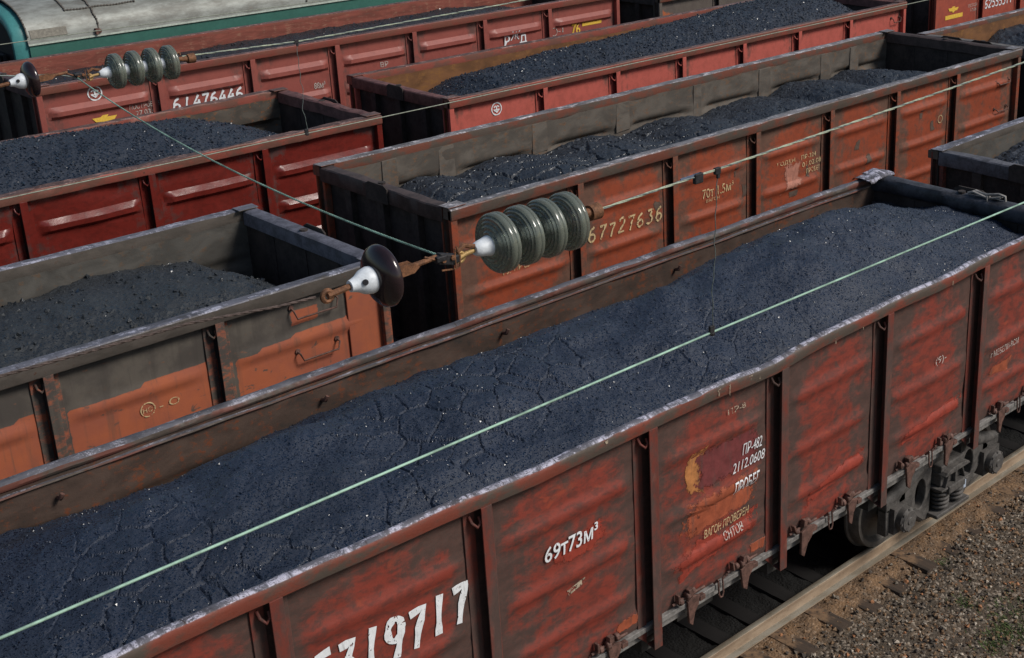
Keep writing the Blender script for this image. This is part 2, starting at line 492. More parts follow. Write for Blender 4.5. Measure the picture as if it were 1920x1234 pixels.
def text_part(name, text, x, z, h, wag, mat, width=None, bold=.0, shear=0., stencil=True):
    cu = bpy.data.curves.new("lettering", 'FONT'); cu.body = text; cu.size = 1.0; cu.shear = shear; cu.resolution_u = 3; cu.offset = bold
    ob = bpy.data.objects.new("lettering", cu); COL.objects.link(ob)
    me = ob.evaluated_get(bpy.context.evaluated_depsgraph_get()).to_mesh()
    if wag.key == 'n':
        bm = bmesh.new(); bm.from_mesh(me); bmesh.ops.triangulate(bm, faces=bm.faces)
        for _ in range(3):
            el = [e for e in bm.edges if e.calc_length() > .16]
            if el: bmesh.ops.subdivide_edges(bm, edges=el, cuts=1)
            bmesh.ops.triangulate(bm, faces=[f for f in bm.faces if len(f.verts) > 3])
        bm.to_mesh(me); bm.free()
    v = np.zeros(len(me.vertices) * 3); me.vertices.foreach_get("co", v); v = v.reshape(-1, 3)
    fs = [tuple(p.vertices) for p in me.polygons]
    ob.evaluated_get(bpy.context.evaluated_depsgraph_get()).to_mesh_clear()
    bpy.data.objects.remove(ob); bpy.data.curves.remove(cu)
    v[:, 0] -= v[:, 0].min(); v[:, 1] -= v[:, 1].min()
    sx = (width / v[:, 0].max()) if width else h / v[:, 1].max(); sz = h / v[:, 1].max()
    mb = MB(); mb.add([wag.surf(x + a * sx, z + b * sz) for a, b, _ in v], fs)
    return mb.build(name, mat, wag.root)


def patch_poly(name, pts, wag, mat, eps=.006, n=14):
    """painted patch that follows the panel: outline fan resampled finely"""
    P = np.array(pts, float); c = P.mean(0); mb = MB(); k = len(P)
    V = []; A = []
    for r in range(n + 1):
        for q in P: V.append(wag.surf(*(c + (q - c) * r / n), eps)); A.append(r / n)
    f = [((r * k + i), (r * k + (i + 1) % k), ((r + 1) * k + (i + 1) % k), ((r + 1) * k + i)) for r in range(n) for i in range(k)]
    mb.add(V, f, 0, A)
    return mb.build(name, mat, wag.root, attname='edge')


def ring_emblem(name, x, z, r, lw, wag, mat, inner=True):
    mb = MB(); rr = random.Random(2)
    st = [arc(0, 0, r, r, 0, 360, 30)]
    if inner:
        st += [[(-.55 * r, .28 * r), (-.15 * r, .5 * r), (0, .15 * r)], [(.55 * r, .28 * r), (.15 * r, .5 * r), (0, .15 * r)], [(-.6 * r, -.15 * r), (.6 * r, -.15 * r)],
               [(-.5 * r, -.15 * r), (0, -.6 * r), (.5 * r, -.15 * r)], [(0, .15 * r), (0, -.5 * r)]]
    stroke_mesh(mb, st, lw, lambda px, pz: wag.surf(x + px, z + pz), rr)
    return mb.build(name, mat, wag.root)


# ------------------------------------------------------------------ wagon
class Wagon:
    pass


BOGIE = {}


def make_bogie(parent, x):
    if 'o' in BOGIE:
        b = dup(BOGIE['o'], parent); b.location = (x, 0, 0); return b
    mb = MB()                                                     # bolster
    mb.b2(-.24, .24, -1.16, 1.16, .60, .86).b2(-.17, .17, -1.24, 1.24, .50, .60).b2(-.5, .5, -.35, .35, .80, .98)
    bo = mb.build('bogie', M['bogie'], parent, bevel=.015); bo.location = (x, 0, 0)
    R = .475
    for wx in (-.925, .925):
        for s in (-1, 1):
            w = MB()
            prof = [(-.03, .0), (-.03, .10), (-.06, .12), (.0, .18), (.02, .36), (-.05, .40), (-.06, .455), (-.05, .462), (.075, .478), (.085, .505), (.11, .505), (.115, .40), (.06, .37), (.04, .18), (.07, .12), (.07, .0)]
            w.lathe(prof, (wx, s * .78, R), (0, -s, 0) if False else (0, -s * -1 * -1, 0), 40, 0)
            w.build('wheel', M['wheel'], bo, 40)
            a = MB()                                               # axle box with its round cover
            a.b2(wx - .17, wx + .17, s * .92, s * 1.12, R - .15, R + .17)
            a.lathe([(0, .15), (.07, .15), (.085, .13), (.10, .12), (.10, .05), (.11, .04), (.11, 0)], (wx, s * 1.12, R), (0, s, 0), 24)
            for k in range(8):
                t = k * math.pi / 4
                a.lathe([(0, .016), (.02, .016), (.02, 0)], (wx + .135 * math.cos(t), s * 1.19, R + .135 * math.sin(t)), (0, s, 0), 6)
            a.build('axle_box', M['bogie'], bo, 35)
        ax = MB(); ax.lathe([(-1.0, .0), (-1.0, .07), (-.7, .09), (0, .08), (.7, .09), (1.0, .07), (1.0, 0)], (wx, 0, R), (0, 1, 0), 16)
        ax.build('axle', M['wheel'], bo, 40)
    for s in (-1, 1):
        f = MB(); ya, yb = sorted((s * .94, s * 1.06))
        def quad(*q): f.poly(list(q), 'y', ya, yb)
        def holed(outer, cx, cz, rx, rz_, n=28):
            O = np.array(outer, float); L = np.r_[0, np.cumsum(np.linalg.norm(np.diff(np.r_[O, O[:1]], axis=0), axis=1))]
            ang = np.arctan2(O[:, 1] - cz, O[:, 0] - cx); P = []; Q = []
            for k in range(n):
                t = 2 * math.pi * k / n; dr = np.array([math.cos(t), math.sin(t)]); best = 9.
                for a_, b_ in zip(O, np.r_[O[1:], O[:1]]):
                    e = b_ - a_; den = dr[0] * e[1] - dr[1] * e[0]
                    if abs(den) < 1e-9: continue
                    w = a_ - (cx, cz); u = (w[0] * e[1] - w[1] * e[0]) / den; v_ = (w[0] * dr[1] - w[1] * dr[0]) / den
                    if u > 0 and -1e-6 <= v_ <= 1 + 1e-6: best = min(best, u)
                P.append((cx + dr[0] * best, cz + dr[1] * best)); Q.append((cx + rx * dr[0], cz + rz_ * dr[1]))
            V = [(p[0], y_, p[1]) for y_ in (ya, yb) for p in P] + [(p[0], y_, p[1]) for y_ in (ya, yb) for p in Q]
            F = []
            for k in range(n):
                m = (k + 1) % n
                F += [(k, m, 2 * n + m, 2 * n + k), (n + m, n + k, 3 * n + k, 3 * n + m), (m, k, n + k, n + m), (2 * n + k, 2 * n + m, 3 * n + m, 3 * n + k)]
            f.add(V, F)
        for t in (-1, 1):
            o = [(t * .92, .60), (t * .40, .18), (t * .30, .18), (t * .28, .90), (t * .45, .90), (t * .95, .72)]
            holed(o if t < 0 else o, t * .50, .58, .105, .19)
            quad(*[(t * a_, c_) for a_, c_ in ((.80, .56), (1.17, .60), (1.17, .74), (.80, .76))])
            f.b2(t * 1.10, t * 1.17, ya, yb, .30, .64)
        f.tube([(t_, s * 1.0, z_) for t_, z_ in ((-1.16, .70), (-1.0, .73), (-.75, .80), (-.45, .93), (-.2, .955), (.2, .955), (.45, .93), (.75, .80), (1.0, .73), (1.16, .70))], [.06, .07, .085, .10, .10, .10, .10, .085, .07, .06], 14)
        f.tube([(t_, s * 1.0, z_) for t_, z_ in ((-.86, .60), (-.62, .40), (-.42, .22), (-.2, .19), (.2, .19), (.42, .22), (.62, .40), (.86, .60))], .06, 10)
        f.b2(-.34, .34, s * .88, s * 1.20, .22, .27)
        f.build('side_frame', M['bogie'], bo, 40, bevel=.012)
        for (sx, sy) in ((-.15, 1.10), (.15, 1.10), (0, .96)):
            c = MB(); pts = []
            for k in range(81):
                t = k / 80 * 5 * 2 * math.pi
                pts.append((sx + .092 * math.cos(t), s * sy + .092 * math.sin(t), .29 + .27 * k / 80))
            c.tube(pts, .021, 8); c.lathe([(.28, .0), (.28, .055), (.56, .055), (.56, 0)], (sx, s * sy, 0), (0, 0, 1), 12)
            c.build('spring', M['bogie'], bo, 60)
        e = MB()                                                   # bolster end: shelf over two splayed pockets
        e.b2(-.30, .30, s * .98, s * 1.22, .565, .59)
        for t in (-1, 0, 1): e.poly([(t * .20 - .012, .59), (t * .20 + .012, .59), (t * .13 + .012, .76), (t * .13 - .012, .76)], 'y', *sorted((s * 1.06, s * 1.21)))
        e.poly([(-.22, .59), (.22, .59), (.15, .76), (-.15, .76)], 'y', *sorted((s * .98, s * 1.06)))
        e.poly([(-.26, .76), (.26, .76), (.22, .80), (.10, .83), (-.10, .83), (-.22, .80)], 'y', *sorted((s * .98, s * 1.24)))
        e.build('bolster_end', M['bogie'], bo, bevel=.010)
        e = MB(); e.b2(.30, .44, s * 1.07, s * 1.085, .30, .40); e.build('tag_plate', M['tag'], bo, bevel=.004)
    BOGIE['o'] = bo
    return bo


def wagon(key, label, x0, y0, zoff=0., L=6.4, hw=1.42, ztop=3.48, posts=None, pitch=1.768, ribs=(2.91, 2.33, 1.83), ribh=.075, ribd=.05, crisp=False,
          side='n_side', rim='n_rim', inner='n_in', post=None, rimkind='round', dent=.012, wob=None, innerribs=True, seed=1, nx=22, wearf=None, rimz=None, rails=True, endin='end', farwob=None, rimh=.12, low=1.42):
    g = Wagon(); g.key = key
    root = empty('gondola_wagon', (x0, y0, zoff), label, 'gondola wagon', 'open coal wagons standing on the tracks')
    g.root = root; g.L = L; g.hw = hw; g.ztop = ztop
    if posts is None: posts = [pitch * (k - 2.5) for k in range(6)]
    g.posts = posts
    edges = [-L] + list(posts) + [L]
    rimz = rimz or (lambda x: np.zeros_like(np.asarray(x, float)))
    hr = rimh

    def d(x, z):
        """how far the panel skin stands out of its plane"""
        x = np.asarray(x, float); z = np.asarray(z, float); o = np.zeros(np.broadcast(x, z).shape)
        for a, b in zip(edges[:-1], edges[1:]):
            m = .17
            if crisp: e = np.clip((x - a - m) / .13, 0, 1) * np.clip((b - m - x) / .13, 0, 1)
            else: e = sstep(a + .12, a + .34, x) * sstep(b - .12, b - .34, x)
            e = np.where((x > a) & (x < b), e, 0)
            for zc in ribs:
                t = (z - zc) / ribh
                if crisp: p = np.clip(np.minimum((1.05 - t) / .75, (t + .95) / .55), 0, 1)
                else: p = np.clip(1 - np.abs(t) ** 2.2, 0, 1) * (t > -1) * (t < 1)
                if crisp: p = np.minimum(p, 1); e2 = np.minimum(e, 1)
                o = o + ribd * (np.minimum(p, e) if crisp else p * e)
            # bulging and dents of the sheet
            bay = np.where((x > a) & (x < b), np.sin(np.clip((x - a) / (b - a), 0, 1) * math.pi), 0)
            o = o + bay * dent * 1.2 * (1 + 1.5 * fbm(x * .9 + seed, z * 1.1, seed + 3, 2)) * np.sin(np.clip((z - low) / (ztop - low), 0, 1) * math.pi)
        o = o + dent * fbm(x * 2.3, z * 3.1, seed, 4) * sstep(low, low + .2, z)
        if key == 'n': o = o + .012 * (z < 1.60) * (z > low + .01)
        return o

    def surf(x, z, eps=.010 if key != 'n' else .017):
        x = float(x)
        return (x, -hw - float(d(np.array([x]), np.array([z]))[0]) - eps, z)
    g.surf = surf

    def xs(n):
        a = []
        for p, q in zip(edges[:-1], edges[1:]):
            a += list(np.linspace(p, q, n, endpoint=False))
            if crisp: a += [p + .17, p + .30, q - .17, q - .30]
        return np.array(sorted(set(np.round(a + [L], 4))))

    zt = ztop - hr + .03
    zs = list(np.linspace(low, zt, 46))
    if crisp:
        for zc in ribs: zs += [zc - .95 * ribh, zc - .4 * ribh, zc + .3 * ribh, zc + 1.05 * ribh]
    zs = np.array(sorted(set(np.round([z for z in zs if low <= z <= zt], 4))))
    for s in (-1, 1):
        near = s < 0
        x = xs(nx if near else 9); X, Z = np.meshgrid(x, zs, indexing='ij')
        D = d(X, Z)
        zz = Z + rimz(X) * sstep(low + .8, ztop, Z) if near else Z
        P = np.stack([X, s * (hw + D * (1 if near else 2.4) + (0 if near else .01)), zz], -1)
        wear = np.full(X.shape, .5)
        for a, b in zip(edges[:-1], edges[1:]):
            e = np.minimum(X - a, b - X) / .38
            wear = np.where((X >= a) & (X <= b), .5 + .26 * (1 - np.clip(e, 0, 1.6)), wear)
        wear = wear + .20 * sstep(ztop - .42, ztop - .1, Z) - np.clip(D, 0, .05) * (4.0 if key == 'n' else 1.2) + .10 * (1 - sstep(low, low + .3, Z))
        if wearf: wear = wearf(X, Z, wear)
        mb = MB(); mb.grid(P, 0, flip=near is False, att=wear)
        # the inner face
        xi = xs(16 if not near else 6); zi = np.linspace(low + .02, zt - .012, 40 if not near else 8); XI, ZI = np.meshgrid(xi, zi, indexing='ij')
        DI = d(XI, ZI) * (.9 if near else 1.9) if innerribs else d(XI, ZI) * .25
        PI = np.stack([XI, s * (hw - .05 + DI), ZI], -1)
        mb.grid(PI, 1, flip=near)
        mb.build('side_panel', [M[side], M[inner]], root, 28 if crisp else 50, attname='wear')
        # top rail
        n = 260 if key == 'n' else 130
        xr = np.linspace(-L, L, n)
        w = rimz(xr) if near else (farwob(xr) if farwob else np.zeros(n))
        if rimkind == 'round':
            pr = [(.108, -hr), (.118, -.085), (.122, -.045), (.120, -.020), (.108, -.004), (.085, .007), (.062, .007), (.042, -.004), (.033, -.022), (.032, -.045), (.020, -.062), (.004, -.07), (.0, -.09), (-.066, -.096), (-.074, -.112), (-.066, -hr)]
        else:
            pr = [(.110, -hr), (.117, -hr + .012), (.118, -.014), (.106, -.002), (.05, .0), (-.025, .0), (-.042, -.012), (-.045, -hr + .01), (-.040, -hr)]
        if key == 'n' and not near:
            pr = [(.055, -hr), (.062, -.075), (.072, -.05), (.068, -.02), (.045, .0), (.0, .010), (-.030, .004), (-.05, -.012), (-.056, -.04), (-.045, -.062), (-.022, -.07), (-.022, -.09), (-.068, -.096), (-.074, -.110), (-.060, -hr)]
        k = len(pr); P = np.zeros((n, k + 1, 3))
        amp = dent * .6
        for j in range(k + 1):
            o, z = pr[j % k]
            top = sstep(-.09, .0, z)
            P[:, j, 0] = xr
            P[:, j, 1] = s * (hw + o + amp * fbm(xr * 2.2, o * 9 + s, seed + 40, 4) * 1.4)
            P[:, j, 2] = ztop + z + w + top * amp * (fbm(xr * 3.3, o * 14 + s * 3, seed + 50, 4) * 1.6)
        mb = MB(); mb.grid(P, 0, flip=not near)
        mb.add(np.concatenate([P[0, :k], P[-1, :k]]), [tuple(range(k)), tuple(range(k, 2 * k))[::-1]])
        mb.build('top_rail', M['n_far_rim' if key == 'n' and not near else rim], root, 38)
        # posts: pressed hat sections
        pm = M[post or side]
        for px in posts:
            b = MB(); zt2 = ztop - hr + .004 + (float(rimz(np.array([px]))[0]) if near else 0); zb = low - .22
            y = lambda v: s * v
            ya, yb = sorted((y(hw + .104), y(hw + .116))); yc_, yd = sorted((y(hw + .012), y(hw + .106)))
            b.b2(px - .048, px + .052, ya, yb, zb, zt2)
            b.b2(px + .040, px + .052, yc_, yd, zb + .004, zt2)
            b.add([(px - .046, y(hw + .02), zb + .02), (px + .04, y(hw + .02), zb + .02), (px + .04, y(hw + .104), zb), (px - .046, y(hw + .104), zb),
                   (px - .046, y(hw + .02), zb + .03), (px + .04, y(hw + .02), zb + .03), (px + .04, y(hw + .104), zb + .01), (px - .046, y(hw + .104), zb + .01)],
                  [(0, 1, 2, 3), (7, 6, 5, 4), (0, 3, 7, 4), (0, 4, 5, 1), (1, 5, 6, 2), (3, 2, 6, 7)])
            for q0, q1, zq in ((px - .15, px - .046, .10), (px + .051, px + .13, .0)):
                ya, yb = sorted((y(hw + .004), y(hw + .017)))
                b.poly([(q0, zb + zq + .03), (q1, zb + .03), (q1, zt2), (q0, zt2)], 'y', ya, yb)
            if near:                                                # small hook welded at the head of the post
                b.tube([(px - .10, y(hw + .02), zt2 - .08), (px - .095, y(hw + .05), zt2 - .13), (px - .07, y(hw + .085), zt2 - .16), (px - .04, y(hw + .085), zt2 - .13), (px - .035, y(hw + .06), zt2 - .09)], .014, 7)
            at = np.concatenate(b.att) * 0 + .55; b.att = [at]
            b.build('post', pm, root, bevel=.003, attname='wear')
        # bottom sill
        b = MB(); b.b2(-L + .05, L - .05, s * (hw - .03), s * (hw + .045), low - .052, low)
        b.b2(-L + .05, L - .05, s * (hw - .03), s * (hw - .015), low - .16, low - .052)
        b.build('bottom_sill', M['sill'], root, bevel=.005)
    # ends
    for s in (-1, 1):
        xe = s * (L - .10)
        b = MB(); b.b2(xe - s * .05, xe, -hw + .03, hw - .03, low - .05, ztop - hr)
        b.build('end_wall', M['end' if s < 0 else endin], root)
        b = MB(); nn = 40; ys = np.linspace(-hw + .06, hw - .06, nn)
        pr = [(.10, -.20), (.105, -.19), (.105, -.02), (.09, -.004), (-.05, .0), (-.08, -.02), (-.085, -.19), (-.07, -.20)]
        if key == 'n': pr = [(.10, -.22), (.11, -.18), (.11, -.06), (.08, -.015), (.0, .006), (-.09, -.02), (-.12, -.06), (-.12, -.15), (-.09, -.20), (-.04, -.21)]
        P = np.zeros((nn, len(pr) + 1, 3))
        for j in range(len(pr) + 1):
            o, z = pr[j % len(pr)]
            P[:, j] = np.stack([xe + s * o + dent * fbm(ys * 2.5, o * 8, seed + 9, 3), ys, ztop + z + dent * 1.2 * fbm(ys * 3, o * 9 + s, seed + 11, 3)], 1)
        b.grid(P, 0, flip=s > 0)
        b.build('end_rail', M['endn'] if key == 'n' else M['endrail_' + key], root, 40)
        for py in (-.75, 0, .75):
            b = MB(); b.b2(xe, xe + s * .09, py - .07, py + .07, low - .05, ztop - .2); b.b2(xe - s * .06, xe - s * .05, py - .04, py + .04, low, ztop - .22)
            b.build('end_stiffener', M['end'], root, bevel=.008)
        b = MB()                                                   # gusset and lug in the middle of the end rail
        b.poly([(-.26, -.22), (.26, -.22), (.26, .0), (.17, .035), (-.17, .035), (-.26, .0)], 'x', xe + s * .106, xe + s * .125) if False else b.add(
            [(xe + s * a, yy, ztop + zz) for a in (.108, .128) for yy, zz in [(-.24, -.2), (.24, -.2), (.24, .0), (.17, .04), (-.17, .04), (-.24, .0)]],
            [(0, 1, 2, 3, 4, 5), (6, 11, 10, 9, 8, 7)] + [(i, (i + 1) % 6 + 0, (i + 1) % 6 + 6, i + 6) for i in range(6)])
        b.lathe([(0, .05), (.02, .05), (.02, 0)], (xe + s * .0, .05, ztop + .002), (0, 0, 1), 10)
        b.build('gusset', M['end'], root)
        for t in (-1, 1):
            b = MB(); cy = t * (hw - .02)
            pts = [(xe + s * .005, cy - .12 * 1), (xe + s * .005, cy + .085), (xe + s * .10, cy + .085), (xe + s * .105, cy + .055), (xe + s * .06, cy + .05), (xe + s * .06, cy - .06), (xe + s * .10, cy - .065), (xe + s * .10, cy - .12)]
            b.poly([(p, q) for p, q in pts], 'z', low - .15, ztop - .02)
            b.att = [np.full(b.n, .5)]
            b.build('corner_post', pm, root, bevel=.006, attname='wear')
            b = MB(); zc = ztop + (float(rimz(np.array([s * L]))[0]) if t < 0 else 0)
            b.poly([(xe - s * .16, cy - .10), (xe + s * .11, cy - .10), (xe + s * .12, cy + .09), (xe - s * .16, cy + .09)], 'z', zc + .008, zc + .020)
            b.build('corner_plate', M[rim], root, bevel=.004)
    b = MB(); b.b2(-L + .12, L - .12, -hw + .05, hw - .05, low - .03, low + .01)
    b.b2(-L - .1, L + .1, -.17, .17, low - .42, low - .03).b2(-L + .02, L - .02, -hw + .1, hw - .1, low - .12, low - .03)
    for px in posts: b.b2(px - .08, px + .08, -hw + .02, hw - .02, low - .3, low - .03)
    b.build('underframe', M['frame'], root)
    for s in (-1, 1):
        b = MB(); b.b2(s * L, s * (L + .28), -.10, .10, .93, 1.13); b.poly([(s * (L + .28), -.16), (s * (L + .46), -.20), (s * (L + .50), -.02), (s * (L + .40), .02), (s * (L + .46), .20), (s * (L + .28), .16)], 'z', .86, 1.2)
        b.build('coupler', M['frame'], root, bevel=.02)
    for s in (-1, 1): make_bogie(root, s * (4.42 if key == 'n' else 4.325))
    return g


for k, c in (('c', (.05, .033, .030)), ('b', (.12, .05, .045)), ('o', (.10, .10, .125)), ('l', (.12, .055, .05)), ('a', (.08, .045, .05)), ('e', (.085, .085, .10)), ('d', (.10, .09, .085)), ('f', (.2, .06, .05)), ('h', (.06, .05, .05))):
    M['endrail_' + k] = plain('end_rail_paint_' + {'c': 'dark', 'b': 'red', 'o': 'grey', 'l': 'dull_red', 'a': 'plum', 'e': 'slate', 'd': 'brown', 'f': 'bright_red', 'h': 'black'}[k], c, .65, 0, .4, 7)


def wood_mat():
    b = NB('sleeper_wood')
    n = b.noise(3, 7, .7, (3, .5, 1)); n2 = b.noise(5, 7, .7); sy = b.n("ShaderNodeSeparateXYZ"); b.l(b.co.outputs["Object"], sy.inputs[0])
    c = b.mix(b.ramp(n, .35, .65), (.075, .052, .038), (.040, .031, .025))
    dust = b.math('MULTIPLY', b.ramp(b.math('ADD', sy.outputs[1], b.math('MULTIPLY', b.math('SUBTRACT', n2, .5), .9)), -1.22, -1.0), b.ramp(n2, .40, .58))
    c = b.mix(dust, c, (.21, .13, .075))
    c = b.mix(b.ramp(b.math('ADD', sy.outputs[1], b.math('MULTIPLY', b.math('SUBTRACT', n2, .5), .2)), -.80, -.66), c, (.011, .010, .010))  # wagon's shade painted on the wood: near black inside the near rail
    b.bump(n, .5, .01)
    return b.out(c, .9, 0, .3)


def orange_mat():
    b = NB('patched_orange_and_grey_paint')
    n1 = b.noise(2.2, 8, .65); n2 = b.noise(12, 7, .7, (.7, 1, 1.2)); fine = b.noise(75, 3, .7)
    gr = b.mix(b.ramp(n1, .38, .6), (.105, .090, .074), (.068, .058, .050))
    gr = b.mix(b.ramp(n2, .62, .72), gr, (.16, .08, .05))
    og = b.mix(b.ramp(n1, .35, .65), (.38, .105, .046), (.30, .088, .050))
    og = b.mix(b.ramp(b.noise(6, 6, .6, (1, 1, 1.5), .4), .62, .70), og, (.10, .07, .055))
    f = b.ramp(b.math('ADD', b.attr("wear"), b.math('MULTIPLY', b.math('SUBTRACT', n2, .5), .8)), .41, .59)
    run = b.noise(10, 5, .6, (1, 1, .06)); og = b.mix(b.math('MULTIPLY', b.ramp(run, .52, .68), .55), og, (.13, .072, .05)); gr = b.mix(b.math('MULTIPLY', b.ramp(run, .50, .66), .5), gr, (.055, .046, .040))
    b.bump(b.math('ADD', n2, b.math('MULTIPLY', fine, .3)), .3, .006)
    return b.out(b.mix(f, og, gr), .75, 0, .35)


M['o_side'] = orange_mat()
M['n_post'] = paint('post_paint', (.17, .036, .024), (.12, .035, .027), (.085, .064, .054), .62, (1, 1, .5), 2.5, seed=6.1, patamt=.4)

# ------------------------------------------------------------------ the near wagon
NZX = [-6.4, -5.5, -5.07, -4.7, -3.86, -2.65, -2.09, -.91, -.11, .76, 1.51, 2.36, 3.37, 4.09, 5.04, 6.4]
NZZ = [.07, .065, .07, .075, .055, .02, .0, .0, -.01, -.035, .015, .03, .015, .05, .06, .05]
near = wagon('n', "nearest wagon, dark worn red ribbed side with big white digits, heaped with coal", 0, 0, 0, 6.3, 1.41, 3.48, [-4.31, -2.57, -.82, .89, 2.52, 4.28], side='n_side', rim='n_rim', inner='n_in', post='n_post',
             rimkind='round', dent=.013, ribd=.030, seed=1, nx=34, rimz=lambda x: np.interp(x, NZX, NZZ) + .012 * fbm(np.asarray(x) * 1.7, 0, 5, 3),
             farwob=lambda x: -.035 + .012 * fbm(np.asarray(x) * .8, 3, 8, 3), rimh=.125)

# hatch latches and loops along the bottom of the near side
rl = random.Random(21)
def latch(x):
    b = MB(); y = -1.47; k = rl.uniform(.85, 1.2); t0 = rl.uniform(-.02, .03); d0 = rl.uniform(-.03, .02)
    b.add([(x + a * k + t0 * (1.43 - z) * 4, y + t, z + d0 * (z < 1.4)) for t in (-.014, .014) for a, z in [(-.06, 1.44), (.02, 1.475), (.11, 1.45), (.09, 1.36), (.035, 1.30), (-.005, 1.17), (-.05, 1.21)]],
          [(0, 1, 2, 3, 4, 5, 6), (13, 12, 11, 10, 9, 8, 7)] + [(i, 7 + i, 7 + (i + 1) % 7, (i + 1) % 7) for i in range(7)])
    for q in range(3):
        r_ = rl.uniform(.026, .042)
        b.lathe([(0, 0), (.004, r_ * .8), (.012, r_), (.04, r_), (.05, r_ * .8), (.052, 0)], (x - .15 + q * .085 + rl.uniform(-.015, .015), y + .01, 1.485 + .014 * q + rl.uniform(-.012, .012)), (1, rl.uniform(-.3, .3), 0), 10)
    b.box((x - .02, y, 1.535), (.055, .05, .07), rot=Matrix.Rotation(rl.uniform(-.4, .4), 3, 'Y')); b.box((x + .14, y + .01, 1.40), (.07, .05, .05))
    b.box((x - .17, y + .005, 1.525), (.022, .05, .09), rot=Matrix.Rotation(rl.uniform(-.4, .1), 3, 'Y'))
    b.tube([(x - .22, y + .025, 1.47), (x, y + .02, 1.485), (x + .2, y + .025, 1.475)], .015, 7)
    b.build('latch', M['latch'], near.root, bevel=.005)


def loop(x):
    b = MB(); y = -1.475
    b.tube([(x - .035, y, 1.47), (x - .035, y - .01, 1.33), (x - .02, y - .012, 1.29), (x + .01, y - .012, 1.29), (x + .025, y - .01, 1.33), (x + .025, y, 1.47)], .009, 7)
    b.tube([(x - .07, y + .02, 1.45), (x - .06, y - .02, 1.5), (x - .04, y, 1.47)], .012, 6); b.tube([(x + .05, y + .02, 1.45), (x + .06, y - .02, 1.5), (x + .035, y, 1.47)], .012, 6)
    b.build('loop_handle', M['latch'], near.root, 60)


for a in near.posts[1:] + [6.1]:
    latch(a - 1.23); latch(a - .50); loop(a - .84)

numbers('digit', '65319717', -4.27, 2.43, .345, .198, .056, near, M['white'], slant=.14, jig=.05, seed=5, wf=.82)
text_part('load_lettering', '69т73м³', -1.98, 2.57, .14, near, M['white'], .58, .012, .12)
text_part('stencil_lettering', 'ПР-482', .40, 2.60, .115, near, M['white'], .27, .0, .2)
text_part('stencil_lettering', '2112.0608', .26, 2.46, .10, near, M['white'], .45, .0, .25)
text_part('stencil_lettering', 'ПРОБЕГ', .26, 2.25, .125, near, M['white'], .36, .01, .2)
text_part('stencil_lettering', 'ВАГОН ПРОВЕРЕН', -.13, 1.965, .085, near, M['cream'], .62, .005, .15)
text_part('stencil_lettering', 'СНТОВ', .12, 1.84, .085, near, M['dull'], .27, .008, .15)
text_part('stencil_lettering', 'ПР-8', .20, 3.08, .055, near, M['smear'], .24)
text_part('class_lettering', '(9)-', 3.50, 2.45, .10, near, M['dull'], .20)
text_part('plate_lettering', 'г МЕБЕЛИ-ВСМ', 4.62, 2.18, .075, near, M['dull'], .60)
pp = [(-.36, 2.82), (-.20, 2.90), (.05, 2.92), (.60, 2.86), (.66, 2.60), (.62, 2.35), (.20, 2.36), (-.10, 2.39), (-.30, 2.40), (-.34, 2.6)]
M['patch_yellow'] = worn('old_ochre_paint', (.42, .17, .055))
M['patch_plum'] = worn('plum_paint', (.155, .034, .034))
M['patch_orange'] = worn('orange_primer', (.30, .072, .032))
M['patch_red'] = worn('fresh_red_paint', (.26, .038, .022))
def wob(pts, a, seed):
    out = []; n = len(pts)
    for i in range(n):
        p, q = pts[i], pts[(i + 1) % n]
        for k in range(6):
            t = k / 6; x = p[0] + (q[0] - p[0]) * t; z = p[1] + (q[1] - p[1]) * t
            out.append((x + a * 1.6 * float(vnoise(x * 9 + seed, z * 9, seed)), z + a * float(vnoise(x * 7, z * 9 + seed, seed + 2))))
    return out
patch_poly('ochre_patch', wob([(-.36, 2.80), (-.28, 2.90), (-.1, 2.91), (-.12, 2.42), (-.30, 2.41)], .06, 3), near, M['patch_yellow'], .004)
patch_poly('plum_patch', wob([(-.25, 2.84), (.1, 2.88), (.60, 2.86), (.66, 2.62), (.60, 2.46), (.2, 2.44), (-.1, 2.45), (-.24, 2.46)], .05, 4), near, M['patch_plum'], .0062)
patch_poly('orange_patch', wob([(-.42, 2.40), (.2, 2.41), (.66, 2.40), (.68, 2.22), (.62, 2.08), (.1, 2.04), (-.44, 2.0)], .07, 5), near, M['patch_orange'], .004)
patch_poly('red_patch', wob([(-.60, 1.86), (-.2, 2.0), (.1, 1.92), (.68, 2.02), (.68, 1.80), (.1, 1.75), (-.55, 1.60)], .08, 6), near, M['patch_red'], .004)
patch_poly('red_patch', wob([(-1.95, 2.60), (-1.3, 2.72), (-1.25, 2.50), (-1.9, 2.44)], .06, 7), near, M['patch_red'], .004)
patch_poly('orange_patch', wob([(-1.22, 1.60), (-.98, 1.61), (-.97, 1.50), (-1.25, 1.49)], .04, 8), near, M['patch_orange'], .004)
patch_poly('orange_patch', wob([(4.62, 2.05), (5.1, 2.06), (5.0, 1.90), (4.62, 1.92)], .05, 9), near, M['patch_orange'], .004)
patch_poly('orange_patch', wob([(.48, 1.62), (.74, 1.63), (.74, 1.49), (.50, 1.50)], .04, 10), near, M['patch_orange'], .004)
patch_poly('red_patch', wob([(1.25, 1.82), (2.3, 1.96), (2.32, 1.80), (1.3, 1.66)], .07, 11), near, M['patch_red'], .004)
patch_poly('red_patch', wob([(2.85, 1.86), (4.1, 1.96), (4.12, 1.80), (2.9, 1.70)], .07, 12), near, M['patch_red'], .004)
patch_poly('cream_smear', wob([(-1.75, 2.20), (-1.55, 2.24), (-1.54, 2.20), (-1.74, 2.15)], .02, 13), near, M['smear'], .008)
rd = random.Random(3)
